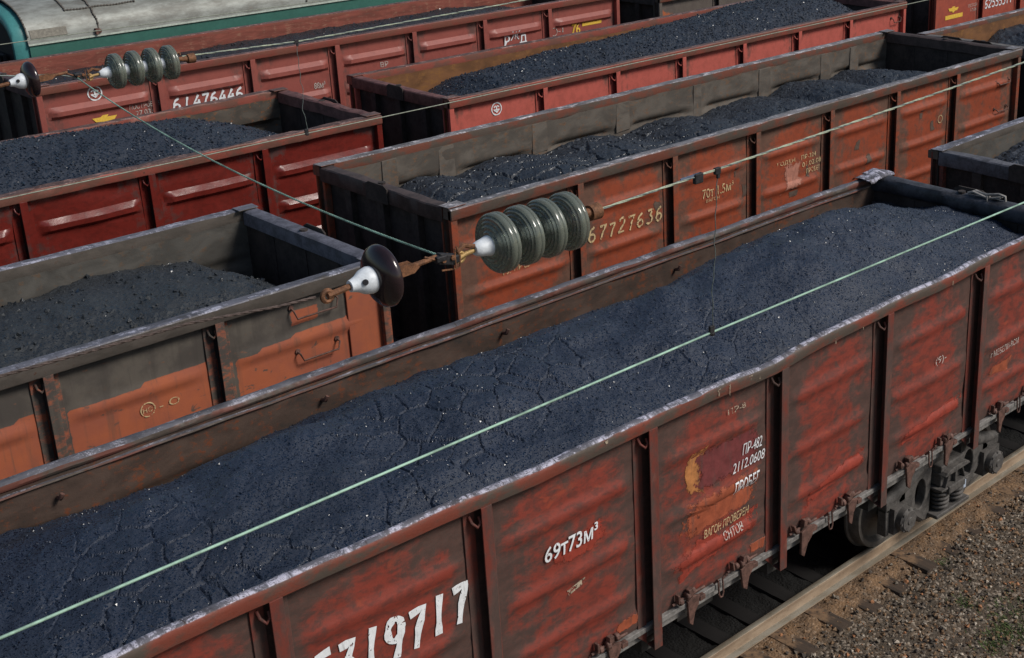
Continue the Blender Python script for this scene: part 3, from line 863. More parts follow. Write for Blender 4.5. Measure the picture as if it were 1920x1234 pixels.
for px in (-1.35, -.02, .12, .40, .52, 1.62, 2.05, 3.6):                  # white runs down the face of the rim
    b = MB(); z0 = 3.455 + float(np.interp(px, NZX, NZZ)); l_ = rd.uniform(.05, .13); w0 = rd.uniform(.012, .03); y = -near.hw - .123
    b.add([(px - w0, y, z0), (px + w0, y, z0 + .004), (px + w0 * .35, y, z0 - .03), (px + .004, y, z0 - l_), (px - .003, y, z0 - l_), (px - w0 * .4, y, z0 - .025)], [(0, 5, 4, 3, 2, 1)])
    b.build('white_run', M['smear'], near.root)
b = MB(); b.tube([(-3.3, -.95, 1.02), (0, -.98, 1.0), (3.2, -.95, 1.02)], .022, 8); b.build('brake_pipe', M['bogie'], near.root, 60)
b = MB(); b.tube([(.2, -.7, .85), (3.1, -.75, .62)], .02, 8); b.b2(.0, .5, -.95, -.6, .78, 1.0); b.build('brake_rod', M['frame'], near.root, 60)
# far end: dented corner cap and bent bracket on the rail, second ledge inside
b = MB(); b.b2(6.02, 6.15, -1.3, 1.3, 3.10, 3.15); b.b2(6.10, 6.15, -1.3, 1.3, 2.98, 3.10); b.build('end_ledge', M['endn'], near.root, bevel=.01)
b = MB(); P = np.zeros((16, 12, 3))
xx = np.linspace(5.85, 6.36, 16); yy = np.linspace(1.18, 1.50, 12); XX, YY = np.meshgrid(xx, yy, indexing='ij')
P[..., 0] = XX; P[..., 1] = YY; P[..., 2] = 3.485 + .05 * np.exp(-((XX - 6.2) ** 2) / .02 - ((YY - 1.35) ** 2) / .03) + .03 * fbm(XX * 9, YY * 9, 3, 3) - .06 * sstep(.12, .2, np.abs(YY - 1.33))
b.grid(P); b.grid(P - np.array([0, 0, .012]), flip=True); b.build('corner_cap', M['n_rim'], near.root, 60)
b = MB(); y = -.35
b.tube([(6.18, y + .3, 3.50), (6.20, y + .22, 3.53), (6.21, y + .05, 3.52), (6.2, y - .12, 3.56), (6.22, y - .2, 3.54), (6.22, y - .21, 3.46)], .018, 7)
b.box((6.2, y + .12, 3.515), (.10, .22, .018), rot=Matrix.Rotation(.2, 3, 'X')); b.box((6.21, y - .08, 3.505), (.08, .16, .016), rot=Matrix.Rotation(-.25, 3, 'X'))
b.tube([(6.13, y, 3.53), (6.13, y - .01, 3.42)], .012, 6)
b.build('bent_bracket', M['sill'], near.root, 50)
b = MB()
for px in (-4.6, -2.2, -.1, 2.4, 4.9):
    b = MB(); b.tube([(px, 1.36, 3.18), (px, 1.31, 3.19), (px + .02, 1.30, 3.23)], .02, 7)
    b.build('lashing_hook', M['latch'], near.root, 50)

# ------------------------------------------------------------------ the other wagons
C_ = wagon('c', "faded rust-red wagon with cream digits and grey inner wall, coal well below its rim", 7.72, 5.5, .14, 6.5, 1.43, 3.48, ribs=(2.90, 2.30, 1.75), side='c_side', rim='c_rim', inner='c_in', rimkind='box', dent=.012, seed=21, nx=24, ribd=.045, rimh=.14, endin='end')
rp_ = random.Random(5)
for px in C_.posts + [-5.4, 5.3]:
    b = MB(); w0 = rp_.uniform(.10, .17); z0 = rp_.uniform(2.5, 2.9)
    b.add([(px - w0, C_.hw - .0535, z0), (px + w0, C_.hw - .0535, z0 + .02), (px + w0 * .95, C_.hw - .0545, 3.345), (px - w0 * .9, C_.hw - .0545, 3.345), (px - w0, C_.hw - .03, z0), (px + w0, C_.hw - .03, z0), (px + w0, C_.hw - .03, 3.345), (px - w0, C_.hw - .03, 3.345)],
          [(0, 1, 2, 3), (7, 6, 5, 4), (0, 3, 7, 4), (1, 5, 6, 2), (2, 6, 7, 3), (0, 4, 5, 1)])
    b.build('lap_plate', M['lap'], C_.root, bevel=.004)
numbers('digit', '67727636', -4.23, 2.45, .205, .181, .028, C_, M['cream'], slant=.18, jig=.06, seed=9)
text_part('load_lettering', '70т 1.5м³', -2.02, 2.55, .14, C_, M['cream'], .68)
text_part('stencil_lettering', 'ВАГОН', -1.94, 2.48, .05, C_, M['cream'], .28)
text_part('stencil_lettering', 'ГОДЕН', -.34, 2.66, .075, C_, M['cream'], .42)
text_part('stencil_lettering', 'ПР-324', .24, 2.66, .075, C_, M['cream'], .37)
text_part('stencil_lettering', '01.02.08', .26, 2.54, .075, C_, M['cream'], .48)
text_part('stencil_lettering', 'ПРОБЕГ', .36, 2.42, .075, C_, M['cream'], .36)
text_part('stencil_lettering', '15.', -5.70, 2.40, .085, C_, M['cream'], .12)
text_part('stencil_lettering', 'ПР 83', -5.52, 2.41, .085, C_, M['cream'], .25)
ring_emblem('class_emblem', 4.05, 2.60, .065, .014, C_, M['cream'], False)
patch_poly('pale_pink_patch', wob([(-.20, 2.68), (.22, 2.69), (.20, 2.42), (.28, 2.38), (.24, 2.30), (-.28, 2.20), (-.18, 2.36)], .05, 21), C_, worn('faded_pink_paint', (.40, .17, .12)), .005)
gm = worn('grimy_smudge', (.10, .068, .052))
for px, pz, w_, h_ in ((-1.15, 2.36, .12, .2), (-1.35, 2.72, .10, .16), (1.6, 2.52, .14, .16), (1.9, 2.25, .12, .14), (3.4, 2.72, .10, .16), (3.75, 2.45, .14, .18), (.36, 2.38, .10, .2), (-5.2, 2.5, .2, .18), (-3.0, 2.58, .14, .14), (-.1, 2.12, .3, .14)):
    patch_poly('grime_smudge', wob([(px, pz), (px + w_, pz), (px + w_, pz + h_), (px, pz + h_)], .07, int(px * 13 + 99)), C_, gm, .004)
for px in (-3.94, -1.2, .95, 3.0):
    patch_poly('chalk_tick', [(px, 3.37), (px + .014, 3.37), (px + .012, 3.46), (px - .004, 3.46)], C_, M['dull'], .07)
def handle(w, x, z, wd, drop=.10):
    b = MB(); y = -w.hw
    b.tube([(x, y, z), (x, y - .07, z - drop * .2), (x + .03, y - .08, z - drop), (x + wd - .03, y - .08, z - drop), (x + wd, y - .07, z - drop * .2), (x + wd, y, z)], .011, 7)
    for q in (x, x + wd): b.lathe([(-.01, .03), (.02, .03), (.02, 0)], (q, y, z), (0, -1, 0), 8)
    b.build('grab_handle', M['latch'], w.root, 60)
for z in (2.95, 2.45): handle(C_, 5.82, z, .40, .05)

B_ = wagon('b', "light red wagon in the third row with a round white emblem by its near corner", 11.63, 10.79, 0, 6.5, 1.43, 3.48, ribs=(), side='b_side', rim='b_rim', inner='b_in', rimkind='box', dent=.005, seed=31, nx=14, rimh=.15)
ring_emblem('round_emblem', -5.45, 3.13, .105, .020, B_, M['white'])
handle(B_, 6.05, 3.15, .3)

A_ = wagon('a', "tall brown-red wagon with crisp pressed ribs and bold white digits beside the green coach", 6.63, 15.1, 0, 6.5, 1.43, 3.92, ribs=(3.43, 2.88, 2.35, 1.82), ribh=.105, ribd=.07, crisp=True, side='a_side', rim='a_rim', inner='a_in', rimkind='box', dent=.004, seed=41, nx=10, rimh=.13, innerribs=False, farwob=lambda x: -.055 + 0 * np.asarray(x))
numbers('digit', '614', -4.20, 3.105, .215, .19, .036, A_, M['white'], slant=.12, jig=.03, seed=4)
numbers('digit', '76446', -3.665, 3.105, .215, .166, .036, A_, M['white'], slant=.12, jig=.03, seed=8)
ring_emblem('round_emblem', -5.52, 3.66, .115, .02, A_, M['white'])
text_part('stencil_lettering', 'ПОСТРОЕН 5', -4.98, 3.27, .085, A_, M['dull'], .55)
text_part('stencil_lettering', '27.03.06', -4.88, 3.15, .085, A_, M['dull'], .42)
text_part('load_lettering', '88м³', -1.40, 3.02, .12, A_, M['dull'], .24)
text_part('stencil_lettering', 'ВР', .10, 3.20, .10, A_, M['dull'], .18)
text_part('stencil_lettering', '17.07.06', -.05, 3.06, .09, A_, M['dull'], .4)
text_part('initials_lettering', 'Р', 3.20, 3.16, .20, A_, M['white'], .16, .015)
text_part('initials_lettering', 'Ж', 3.37, 3.25, .20, A_, M['white'], .24, .015)
text_part('initials_lettering', 'Д', 3.62, 3.13, .20, A_, M['white'], .20, .015)
ring_emblem('class_emblem', 4.60, 3.26, .085, .014, A_, M['dull'], False)
text_part('stencil_lettering', '-1', 4.72, 3.22, .10, A_, M['dull'], .14)
text_part('load_lettering', '76', 5.10, 3.12, .24, A_, M['yellow'], .26, .015)
patch_poly('yellow_bar', [(5.42, 3.27), (6.0, 3.27), (6.0, 3.34), (5.42, 3.34)], A_, M['yellow'], .008)
wing = [(-.30, .06), (-.10, .06), (-.04, .10), (.10, .10), (.06, .05), (.30, .05), (.22, -.04), (.08, -.05), (.03, -.10), (-.06, -.09), (-.06, -.05), (-.22, -.04)]
def emblem_wing(w, x, z, k, name='wing_emblem'):
    mb = MB(); o = [w.surf(x + a * k, z + c * k) for a, c in wing]; mb.add(o + [w.surf(x, z)], [(i, (i + 1) % 12, 12) for i in range(12)]); mb.build(name, M['yellow'], w.root)
emblem_wing(A_, -5.42, 3.20, .72)

B2 = wagon('f', "orange-red wagon with white digits and yellow emblem at the top right edge", 25.85, 10.79, 0, 6.5, 1.43, 3.92, ribs=(3.43, 2.40, 1.86), ribh=.105, ribd=.06, crisp=True, side='b2_side', rim='b_rim', inner='a_in', rimkind='box', dent=.004, seed=51, nx=9, rimh=.13, innerribs=False)
numbers('digit', '62555311', -4.22, 2.86, .215, .165, .034, B2, M['white'], slant=.10, jig=.03, seed=6)
emblem_wing(B2, -5.62, 3.02, .75)
patch_poly('yellow_bar', [(-5.95, 2.80), (-5.20, 2.80), (-5.20, 2.90), (-5.95, 2.90)], B2, M['yellow'], .008)
text_part('stencil_lettering', 'ПОСТРОЕН', -4.98, 2.98, .08, B2, M['dull'], .40)
text_part('stencil_lettering', '10.06', -4.86, 2.87, .08, B2, M['dull'], .26)
A2 = wagon('h', "grey-brown wagon with orange spots beyond the tall brown-red one", 20.9, 15.1, .14, 6.5, 1.43, 3.48, ribs=(), side='a2_side', rim='c_rim', inner='c_in', rimkind='box', dent=.004, seed=61, nx=8)

L_ = wagon('l', "glossy dark red wagon with dented pressed ribs at the left of the third row", -2.70, 10.79, 0, 6.5, 1.43, 3.48, ribs=(2.90, 2.36, 1.82), ribh=.10, ribd=.065, crisp=True, side='l_side', rim='b_rim', inner='l_in', rimkind='box', dent=.030, seed=71, nx=26, rimh=.14)

def owear(X, Z, w):
    xl = X; P = [-4.42 + 1.768 * k for k in range(6)] + [6.5]
    out = np.ones(X.shape)
    top = 2.83 + .05 * fbm(X * 1.3, 0, 3, 3) - 0
    for a, c in zip([-6.5] + P[:-1], P):
        k = (X > a + .16) & (X < c - .0)
        t = top + .10 * np.clip((X - a) / (c - a), 0, 1)
        out = np.where(k & (Z < t), 0., out)
    out = np.where((X > 5.95) & (Z < 3.26), 0., out)
    out = np.where((X > 5.3) & (X < 5.6) & (Z > 3.0) & (Z < 3.16), .2, out)
    return out
O_ = wagon('o', "orange and grey patched wagon at the left, with low dusty coal inside", -6.38, 5.28, -.12, 6.5, 1.44, 3.48, ribs=(2.80, 2.25), ribd=.03, ribh=.09, side='o_side', rim='o_rim', inner='o_in', rimkind='box', dent=.006, seed=81, nx=30, wearf=owear, rimh=.16)
ring_emblem('class_emblem', 3.58, 2.60, .075, .012, O_, M['cream'], False)
text_part('class_lettering', 'НС', 3.525, 2.57, .055, O_, M['cream'], .10)
text_part('class_lettering', '- О', 3.70, 2.56, .08, O_, M['cream'], .22)
handle(O_, 5.30, 3.20, .55, .12); handle(O_, 5.32, 2.68, .50, .10)
b = MB(); b.b2(5.98, 6.46, -O_.hw - .03, -O_.hw - .012, 1.42, 3.24); b.att = [np.zeros(b.n)]; b.build('corner_plate', M['o_side'], O_.root, bevel=.01, attname='wear')

E_ = wagon('e', "dark wagon coupled beyond the far end of the nearest one, pale scraped rim, right edge", 13.95, 0, 0, 6.3, 1.42, 3.48, side='n_side', rim='o_rim', inner='o_in', rimkind='box', dent=.012, seed=91, nx=12)
D_ = wagon('d', "rusty-walled wagon beyond the one with cream digits, right edge", 21.75, 5.5, -.10, 6.4, 1.45, 3.48, ribs=(2.86, 2.28, 1.75), side='c_side', rim='c_rim', inner='b_in', rimkind='box', dent=.008, seed=101, nx=10)


# ------------------------------------------------------------------ coal
def coal(name, w, label, mat, hf, res=.04, lumps=1500, lr=(.010, .03), seed=1, rough=.02, cracks=None, shine=.35):
    """heap inside a wagon; hf(x, y) gives the height above the rail in the wagon's own frame"""
    L = w.L - .17; hw = w.hw - .07
    nx = int(2 * L / res); ny = int(2 * hw / res)
    X, Y = np.meshgrid(np.linspace(-L, L, nx), np.linspace(-hw, hw, ny), indexing='ij')
    Z = hf(X, Y) + rough * 2.2 * fbm(X * 3.1, Y * 3.1, seed, 3) + rough * 1.3 * fbm(X * 11, Y * 11, seed + 7, 3)
    Z = Z + rough * .9 * np.maximum(0, vnoise(X * 26, Y * 26, seed + 9)) * 2
    if cracks:
        sc, depth, mask = cracks
        wx = X + .10 * fbm(X * 4, Y * 4, seed + 20, 3); wy = Y + .10 * fbm(X * 4, Y * 4, seed + 30, 3)
        e = worley_edge(wx * sc, wy * sc, seed); cr = 1 - sstep(.0, .075, e)
        plate = fbm(np.floor(wx * sc), np.floor(wy * sc), seed + 3, 1)
        Z = Z - mask(X, Y) * depth * cr
    rim = np.clip(hf(X, Y), 1.45, None)
    mb = MB(); mb.grid(np.stack([X, Y, Z], -1))
    # side skirt so that the heap is a closed body down to the floor
    edge = [(i, 0) for i in range(nx)] + [(nx - 1, j) for j in range(1, ny)] + [(i, ny - 1) for i in range(nx - 2, -1, -1)] + [(0, j) for j in range(ny - 2, 0, -1)]
    T = np.array([[X[i, j], Y[i, j], Z[i, j]] for i, j in edge]); Bm = T.copy(); Bm[:, 2] = 1.44; n = len(T)
    mb.add(np.concatenate([T, Bm]), [(i, n + i, n + (i + 1) % n, (i + 1) % n) for i in range(n)])
    # loose lumps bedded in the surface
    r = np.random.default_rng(seed); cl = np.clip(.55 + 2.6 * fbm(X * .9, Y * 1.3, seed + 71, 3), .05, 1.8)
    oct_ = np.array([(1, 0, 0), (-1, 0, 0), (0, 1, 0), (0, -1, 0), (0, 0, 1), (0, 0, -1)], float)
    of = [(0, 2, 4), (2, 1, 4), (1, 3, 4), (3, 0, 4), (2, 0, 5), (1, 2, 5), (3, 1, 5), (0, 3, 5)]
    ii = r.integers(1, nx - 1, lumps); jj = r.integers(1, ny - 1, lumps)
    for i, j in zip(ii, jj):
        rr = lr[0] + (lr[1] - lr[0]) * r.random() ** 3
        v = oct_ * rr * r.uniform(.6, 1.2, (6, 3)) + r.normal(0, rr * .2, (6, 3))
        q = Matrix.Rotation(r.uniform(0, 6.3), 3, Vector(r.normal(0, 1, 3)))
        mb.add(v @ np.array(q).T + np.array([X[i, j], Y[i, j], Z[i, j] + rr * .25]), of, int(r.random() < shine * cl[i, j]))
    o = mb.build(name, [mat, M['shiny']])
    o.location = w.root.location
    return tag(o, label, 'coal heap', 'heaps of coal in the wagons')


def n_h(X, Y):
    crest = np.interp(X, [-6.2, -5.4, -4.7, -3.8, -2.5, -1, .5, 2, 3.2, 4.2, 5.0, 6.2], [3.02, 3.12, 3.30, 3.46, 3.52, 3.56, 3.62, 3.76, 3.82, 3.74, 3.58, 3.28])
    lo = np.interp(X, [-6.2, -5, -2, 0, 1.6, 2.6, 4, 4.8, 6.2], [2.96, 3.00, 3.02, 2.95, 2.86, 2.82, 2.98, 3.10, 2.96])
    yc = np.interp(X, [-6, -2.5, .5, 6], [.50, .42, .14, .08]) + .18 * fbm(X * .8, 0, 4, 3)
    nearz = np.interp(X, [-6.2, -5, -3, 0, 3, 6.2], [2.80, 2.95, 3.10, 3.16, 3.22, 3.06])
    t = np.clip((yc - Y) / (yc + 1.36), 0, 1); u = np.clip((Y - yc) / (1.36 - yc), 0, 1)
    z = np.where(Y > yc, crest + (lo - crest) * (u ** 1.25), crest + (nearz - crest) * t ** 1.9)
    return z + .11 * fbm(X * .8, Y * 1.1, 77, 3) + .08 * fbm(X * 2.3, Y * 2.6, 78, 2)
coal('coal_heap', near, "long blue-black coal heap with a ridge and cracks filling the nearest wagon", M['coal_n'], n_h, .0135, 12000, (.005, .013), 5, .0065, (3.4, .025, lambda X, Y: .05 + .85 * sstep(.9, -.2, Y) * (.35 + .65 * sstep(1.5, -1.5, X)) * sstep(-.1, .25, fbm(X * .9, Y * .9, 61, 2) + .15)), .75)

def c_h(X, Y):
    z = 2.90 + .15 * np.abs(np.cos((X + .30 * fbm(Y * 1.2, X * .5, 5, 3)) * math.pi / 1.768)) ** .8 * (.6 + 1.2 * np.abs(fbm(X * .5, 4, 8, 2))) - .10 * (np.abs(Y) / 1.36) ** 2
    z = z + .07 * fbm(X * 1.2, Y * 1.4, 33, 3)
    z = z + .10 * sstep(-1., -4., X)
    front = sstep(-6.25 - .25 * Y * 0, -4.9 + .5 * fbm(Y * 1.5, 0, 3, 2), X)
    z = 2.25 + (z - 2.25) * np.clip(front, 0, 1) ** .6
    return z - .35 * sstep(5.4, 6.3, X + .4 * Y)
coal('coal_heap', C_, "cracked lumpy coal lying well below the rim of the wagon with cream digits", M['coal_c'], c_h, .026, 1800, (.007, .024), 15, .012, (2.4, .05, lambda X, Y: .3 + .7 * sstep(1., -1.5, X)), .06)

def b_h(X, Y):
    crest = np.interp(X, [-6.3, -5.6, -4.6, -2.5, 0, 4, 5.0, 5.6, 6.3], [2.55, 2.95, 3.34, 3.50, 3.55, 3.74, 3.66, 3.3, 2.95])
    return crest - .33 * (np.abs(Y) / 1.36) ** 1.8 + .05 * fbm(X, Y, 9, 3)
coal('coal_heap', B_, "glinting coal mounded above the rim of the light red wagon", M['coal_b'], b_h, .04, 11000, (.009, .028), 25, .012, None, .5)

def a_h(X, Y):
    return np.interp(X, [-6.3, 3.8, 5.2, 6.3], [3.60, 3.62, 3.5, 3.2]) + .05 * fbm(X * .8, Y, 14, 3) - .04 * (Y / 1.36) ** 2
coal('coal_heap', A_, "flat fine black coal just under the rim of the tall brown-red wagon", M['coal_a'], a_h, .07, 1200, (.012, .03), 35, .015)

def l_h(X, Y):
    crest = np.interp(X, [-6.3, 0, 1.4, 3.0, 4.1, 5.0, 5.7, 6.3], [3.62, 3.66, 3.74, 3.70, 3.58, 3.30, 3.0, 2.7])
    return crest - .36 * (np.abs(Y) / 1.36) ** 1.7 + .07 * fbm(X, Y, 19, 3)
coal('coal_heap', L_, "coarse glinting coal sloping down to the open end of the glossy dark red wagon", M['coal_b'], l_h, .045, 11000, (.008, .026), 45, .012, None, .5)

def o_h(X, Y):
    crest = np.interp(X, [-6.3, 2.6, 4.6, 5.4, 5.9, 6.3], [3.28, 3.32, 3.34, 3.26, 3.0, 2.70])
    z = crest - .16 * (np.abs(Y + .1) / 1.36) ** 2 + .10 * fbm(X * 1.4, Y * 1.4, 29, 3)
    return z - .06 - .12 * sstep(-.3, -1.2, Y)
coal('coal_heap', O_, "dull dusty coal with loose clods in the orange and grey patched wagon", M['coal_o'], o_h, .032, 2200, (.007, .04), 55, .013, None, .03)

def e_h(X, Y):
    return np.interp(X, [-6.3, -5.6, -4, 6.3], [2.7, 3.05, 3.3, 3.3]) - .1 * (Y / 1.36) ** 2 + .05 * fbm(X, Y, 39, 3)
coal('coal_heap', E_, "coal in the dark wagon coupled beyond the far end of the nearest one", M['coal_b'], e_h, .06, 1200, (.015, .04), 65, .025)

def d_h(X, Y):
    return np.interp(X, [-6.3, -5.4, -3.5, 6.3], [2.4, 2.6, 3.25, 3.3]) - .1 * (Y / 1.36) ** 2 + .05 * fbm(X, Y, 49, 3)
coal('coal_heap', D_, "coal in the wagon with rusty grey inner wall at the right edge", M['coal_c'], d_h, .08, 500, (.015, .04), 75, .025)


# ------------------------------------------------------------------ green passenger coach
PX0, PY = 1.95, 20.15
coach = empty('passenger_coach', (PX0, PY, 0), "green passenger coach with silver riveted roof behind the tall brown-red wagon", 'railway coach')
M['green'] = plain('coach_green_paint', (.040, .135, .108), .42, 0, .10, 3)
M['teal'] = plain('coach_end_teal_paint', (.06, .22, .22), .25, 0, .12, 3)
def roofmat():
    b = NB('silver_roof_paint')
    n = b.noise(1.3, 7, .6, (.35, 1, 1)); n2 = b.noise(7, 7, .7, (.4, 1, 1))
    c = b.mix(b.ramp(b.math('ADD', n, b.math('MULTIPLY', b.math('SUBTRACT', n2, .5), .8)), .3, .7), (.30, .315, .295), (.15, .15, .135))
    c = b.mix(b.ramp(n2, .62, .74), c, (.22, .19, .16))
    b.bump(n2, .2, .004)
    return b.out(c, b.ramp(n, .3, .7, .48, .62), .2, .4)
M['roof'] = roofmat()
rp = [(-1.55, 3.76), (-1.54, 3.90), (-1.49, 4.05), (-1.38, 4.20), (-1.20, 4.33), (-.95, 4.43), (-.6, 4.51), (-.3, 4.55), (0, 4.56)]
rp = rp + [(-a, c) for a, c in rp[-2::-1]]
def strip(x0, x1, prof, k=1., dz=0):
    return np.array([[(x, a * k, 3.76 + (c - 3.76) * k + dz) for a, c in prof] for x in (x0, x1)])
mb = MB(); mb.grid(strip(0, 23.6, rp), 0, flip=True); mb.grid(strip(.0, 23.6, rp, .985), 0)
mb.build('roof', M['roof'], coach, 60)
mb = MB(); mb.b2(.02, 23.6, -1.54, -1.50, 1.1, 3.75).b2(.02, 23.6, 1.50, 1.54, 1.1, 3.75).b2(.02, .06, -1.5, 1.5, 1.1, 3.75).b2(23.5, 23.56, -1.5, 1.5, 1.1, 3.75)
for k in range(3): mb.b2(.1, 23.5, -1.552, -1.54, 1.3 + k * .3, 1.33 + k * .3)
mb.build('body', M['green'], coach)
for k in range(9):
    f = MB(); x = 2.2 + 2.3 * k
    f.b2(x, x + 1.0, -1.556, -1.541, 2.2, 3.1); f.build('window', plain('coach_window_glass', (.02, .03, .03), .1, 0, .2) if k == 0 else bpy.data.materials['coach_window_glass'], coach)
mb = MB(); mb.b2(0, 23.6, -1.575, -1.545, 3.735, 3.765); mb.build('gutter', plain('gutter_pale_paint', (.45, .50, .44), .5, 0, .2), coach)
mb = MB()                                                          # rounded teal end frame standing out past the roof
sp = [(-1.50, 1.1), (-1.50, 3.4)] + [(a * .965, 3.72 + (c - 3.76) * .97) for a, c in rp] + [(1.50, 3.4), (1.50, 1.1)]
G = np.array([[(x, a * q, c - (1 - q) * 2.2 * (c > 3.3)) for a, c in sp] for x, q in ((.03, 1), (-.20, 1.), (-.25, .985), (-.26, .95), (-.20, .90))])
mb.grid(G, 0, flip=True); mb.build('end_frame', M['teal'], coach, 50)
mb = MB(); sp2 = [(a * .9, c - .2 * (c > 3.3)) for a, c in sp]
mb.add([(-.19, a, c) for a, c in sp2], [tuple(range(len(sp2)))])
for k in range(4):
    x = -.22 - k * .12
    mb.b2(x - .10, x - .02, -1.0, 1.0, 1.1, 3.55 + .0 * k)
mb.build('gangway_bellows', plain('black_rubber', (.012, .012, .013), .8, 0, .3), coach, bevel=.02)
M['seam'] = plain('dark_seam_sealant', (.11, .098, .085), .8, 0, .4, 25)
def seam(pts, r=.022):
    mb = MB(); mb.tube(pts, r, 6)
    for p in pts[::1]: mb.lathe([(-.0, r * 1.7), (r * 1.5, r * 1.3), (r * 1.6, 0)], p, (0, -.5, .85), 6)
    mb.build('roof_seam', M['seam'], coach, 60)
def rz(y): return float(np.interp(y, [p[0] for p in rp], [p[1] for p in rp]))
def seam2(pts, r=.013): seam([(x, y - .012, rz(y) + .010) for x, y in pts], r)
seam2([(1.42 + .012 * math.sin(k), y) for k, y in enumerate(np.linspace(-1.545, -.3, 40))])
seam2([(x, -1.27 + .008 * math.sin(x * 9)) for x in np.linspace(.91, 2.35, 24)])
seam2([(.91 + .02 * t, -1.27 + .9 * t) for t in np.linspace(0, 1, 22)])
seam2([(2.35 + .35 * t, -1.27 + .8 * t) for t in np.linspace(0, 1, 20)])
seam2([(.01, y) for y in np.linspace(-1.54, -.2, 24)], .012)
for xs_ in (6.2, 9.6, 13.1): seam2([(xs_, y) for y in np.linspace(-1.545, -.3, 30)], .014)
mb = MB(); v = [(x, a - o, c + o * .25) for o in (.004, .016) for x, a, c in [(.07, -1.541, 3.86), (.79, -1.541, 3.86), (.79, -1.498, 4.02), (.07, -1.498, 4.02)]]
mb.add(v, [(4, 5, 6, 7), (0, 1, 5, 4), (1, 2, 6, 5), (2, 3, 7, 6), (3, 0, 4, 7)]); mb.build('vent_panel', plain('vent_grille_grey', (.20, .185, .155), .75, 0, .25, 20), coach)
mb = MB(); mb.lathe([(0, 0), (0, .05), (.06, .05), (.08, .03), (.08, 0)], (1.42, -1.52, 3.84), (0, -1, 0), 14); mb.box((1.36, -1.58, 3.84), (.05, .08, .12)); mb.build('eave_fitting', M['latch'], coach)
mb = MB(); mb.b2(.5, 23, -1.2, 1.2, .55, 1.12); mb.build('underframe', M['frame'], coach)
for x in (3.3, 20.3): make_bogie(coach, x)

# ------------------------------------------------------------------ overhead wires
M['copper'] = plain('pale_green_copper', (.27, .42, .33), .6, .1, .38, 5)
M['dull_wire'] = plain('dull_wire', (.24, .26, .21), .6, .2, .3, 40)
M['strand'] = plain('weathered_copper_strand', (.33, .37, .28), .55, .2, .25, 60)
M['dark_wire'] = plain('dark_weathered_wire', (.16, .19, .18), .55, .3, .4, 30)
M['rust'] = plain('rusty_fitting', (.17, .075, .035), .75, .2, .5, 40)
M['blackfit'] = plain('dark_iron_fitting', (.028, .027, .03), .6, .4, .4, 40)
M['cap'] = plain('white_cement_cap', (.72, .76, .80), .45, 0, .12, 25)
def glass():
    b = NB('green_glass')
    b.b.inputs["Transmission Weight"].default_value = .62; b.b.inputs["IOR"].default_value = 1.5
    return b.out((.27, .30, .25), b.ramp(b.noise(22, 6, .7), .35, .7, .10, .34), 0, .7)
M['glass'] = glass()
M['porcelain'] = plain('brown_glazed_porcelain', (.022, .012, .014), .16, 0, .2, 6, .6, .02)


def cable(name, pts, r, mat, label, cat, group=None, strands=3, twist=.16, dark=None):
    P = np.array(pts, float); d = np.r_[0, np.cumsum(np.linalg.norm(np.diff(P, axis=0), axis=1))]
    n = int(d[-1] / .02) + 2; t = np.linspace(0, d[-1], n)
    Q = np.stack([np.interp(t, d, P[:, k]) for k in range(3)], 1)
    mb = MB()
    if strands > 1:
        T = np.gradient(Q, axis=0); T /= np.linalg.norm(T, axis=1, keepdims=True)
        A = np.cross(T, [0, 0, 1.]); A /= np.linalg.norm(A, axis=1, keepdims=True); B = np.cross(T, A)
        for s in range(strands):
            ph = t / twist * 2 * math.pi + s * 2 * math.pi / strands
            mb.tube(Q + r * .52 * (np.cos(ph)[:, None] * A + np.sin(ph)[:, None] * B), r * .52, 6, 1 if dark and s == 0 else 0)
    else:
        mb.tube(Q[::6] if n > 30 else Q, r, 8)
    o = mb.build(name, [mat, dark] if dark else mat, None, 70)
    return tag(o, label, cat, group)


def sag(a, b, s, n=30):
    a = np.array(a); b = np.array(b); t = np.linspace(0, 1, n)
    P = a + (b - a) * t[:, None]; P[:, 2] -= s * 4 * t * (1 - t); return P


GW = 'contact wires over the tracks'
cable('contact_wire', [(-16, -4.86, 6.06), (-6.8, -4.86, 6.06), (-3.63, -4.86, 6.07), (0, -4.90, 6.07), (14, -4.9, 6.07), (60, -4.9, 6.07)], .0055, M['copper'], "pale green contact wire crossing in front of the nearest wagon's coal", 'wire', GW, 1)
cable('contact_wire', [(-16, .05, 6.01), (-2.88, 0, 6.02), (1.8, -.04, 6.02), (12, -.06, 6.02), (60, -.06, 6.02)], .0042, M['dull_wire'], "contact wire passing in front of the glossy dark red wagon's rim", 'wire', GW, 1)
cable('contact_wire', [(-16, 5.45, 6.05), (-2, 5.5, 6.05), (1, 5.28, 6.06), (60, 5.1, 6.08)], .0045, M['dull_wire'], "thin contact wire drawn across the green coach", 'wire', GW, 1)
GM = 'carrying cables above the contact wires'
cable('carrying_cable', np.concatenate([[(-4.36, -4.9, 6.828), (-4.1, -4.9, 6.834)], sag((-3.95, -4.9, 6.838), (-.45, -4.9, 6.94), .005, 12), [(6, -4.9, 7.25), (20, -4.9, 8.2)]]), .0056, M['strand'], "twisted pale carrying cable running right from the larger glass insulator string", 'wire', GM, 3, .26, M['dark_wire'])
cable('carrying_cable', [(-3.70, 0, 6.725), (-2.83, 0, 6.70), (-1.0, 0, 6.725), (.1, 0, 6.75), (6, 0, 7.05), (30, 0, 8.2)], .0056, M['strand'], "twisted pale carrying cable running right from the smaller glass insulator string", 'wire', GM, 3, .26, M['dark_wire'])
cable('rusty_cable', [(-12, -4.9, 7.2), (-6.67, -4.9, 6.885), (-6.1, -4.9, 6.872), (-5.80, -4.9, 6.838), (-5.66, -4.9, 6.83)], .0055, plain('rusted_strand', (.075, .052, .045), .75, .1, .4, 40), "rusty twisted cable ending at the brown disc insulator in the middle", 'wire', None, 3, .10)
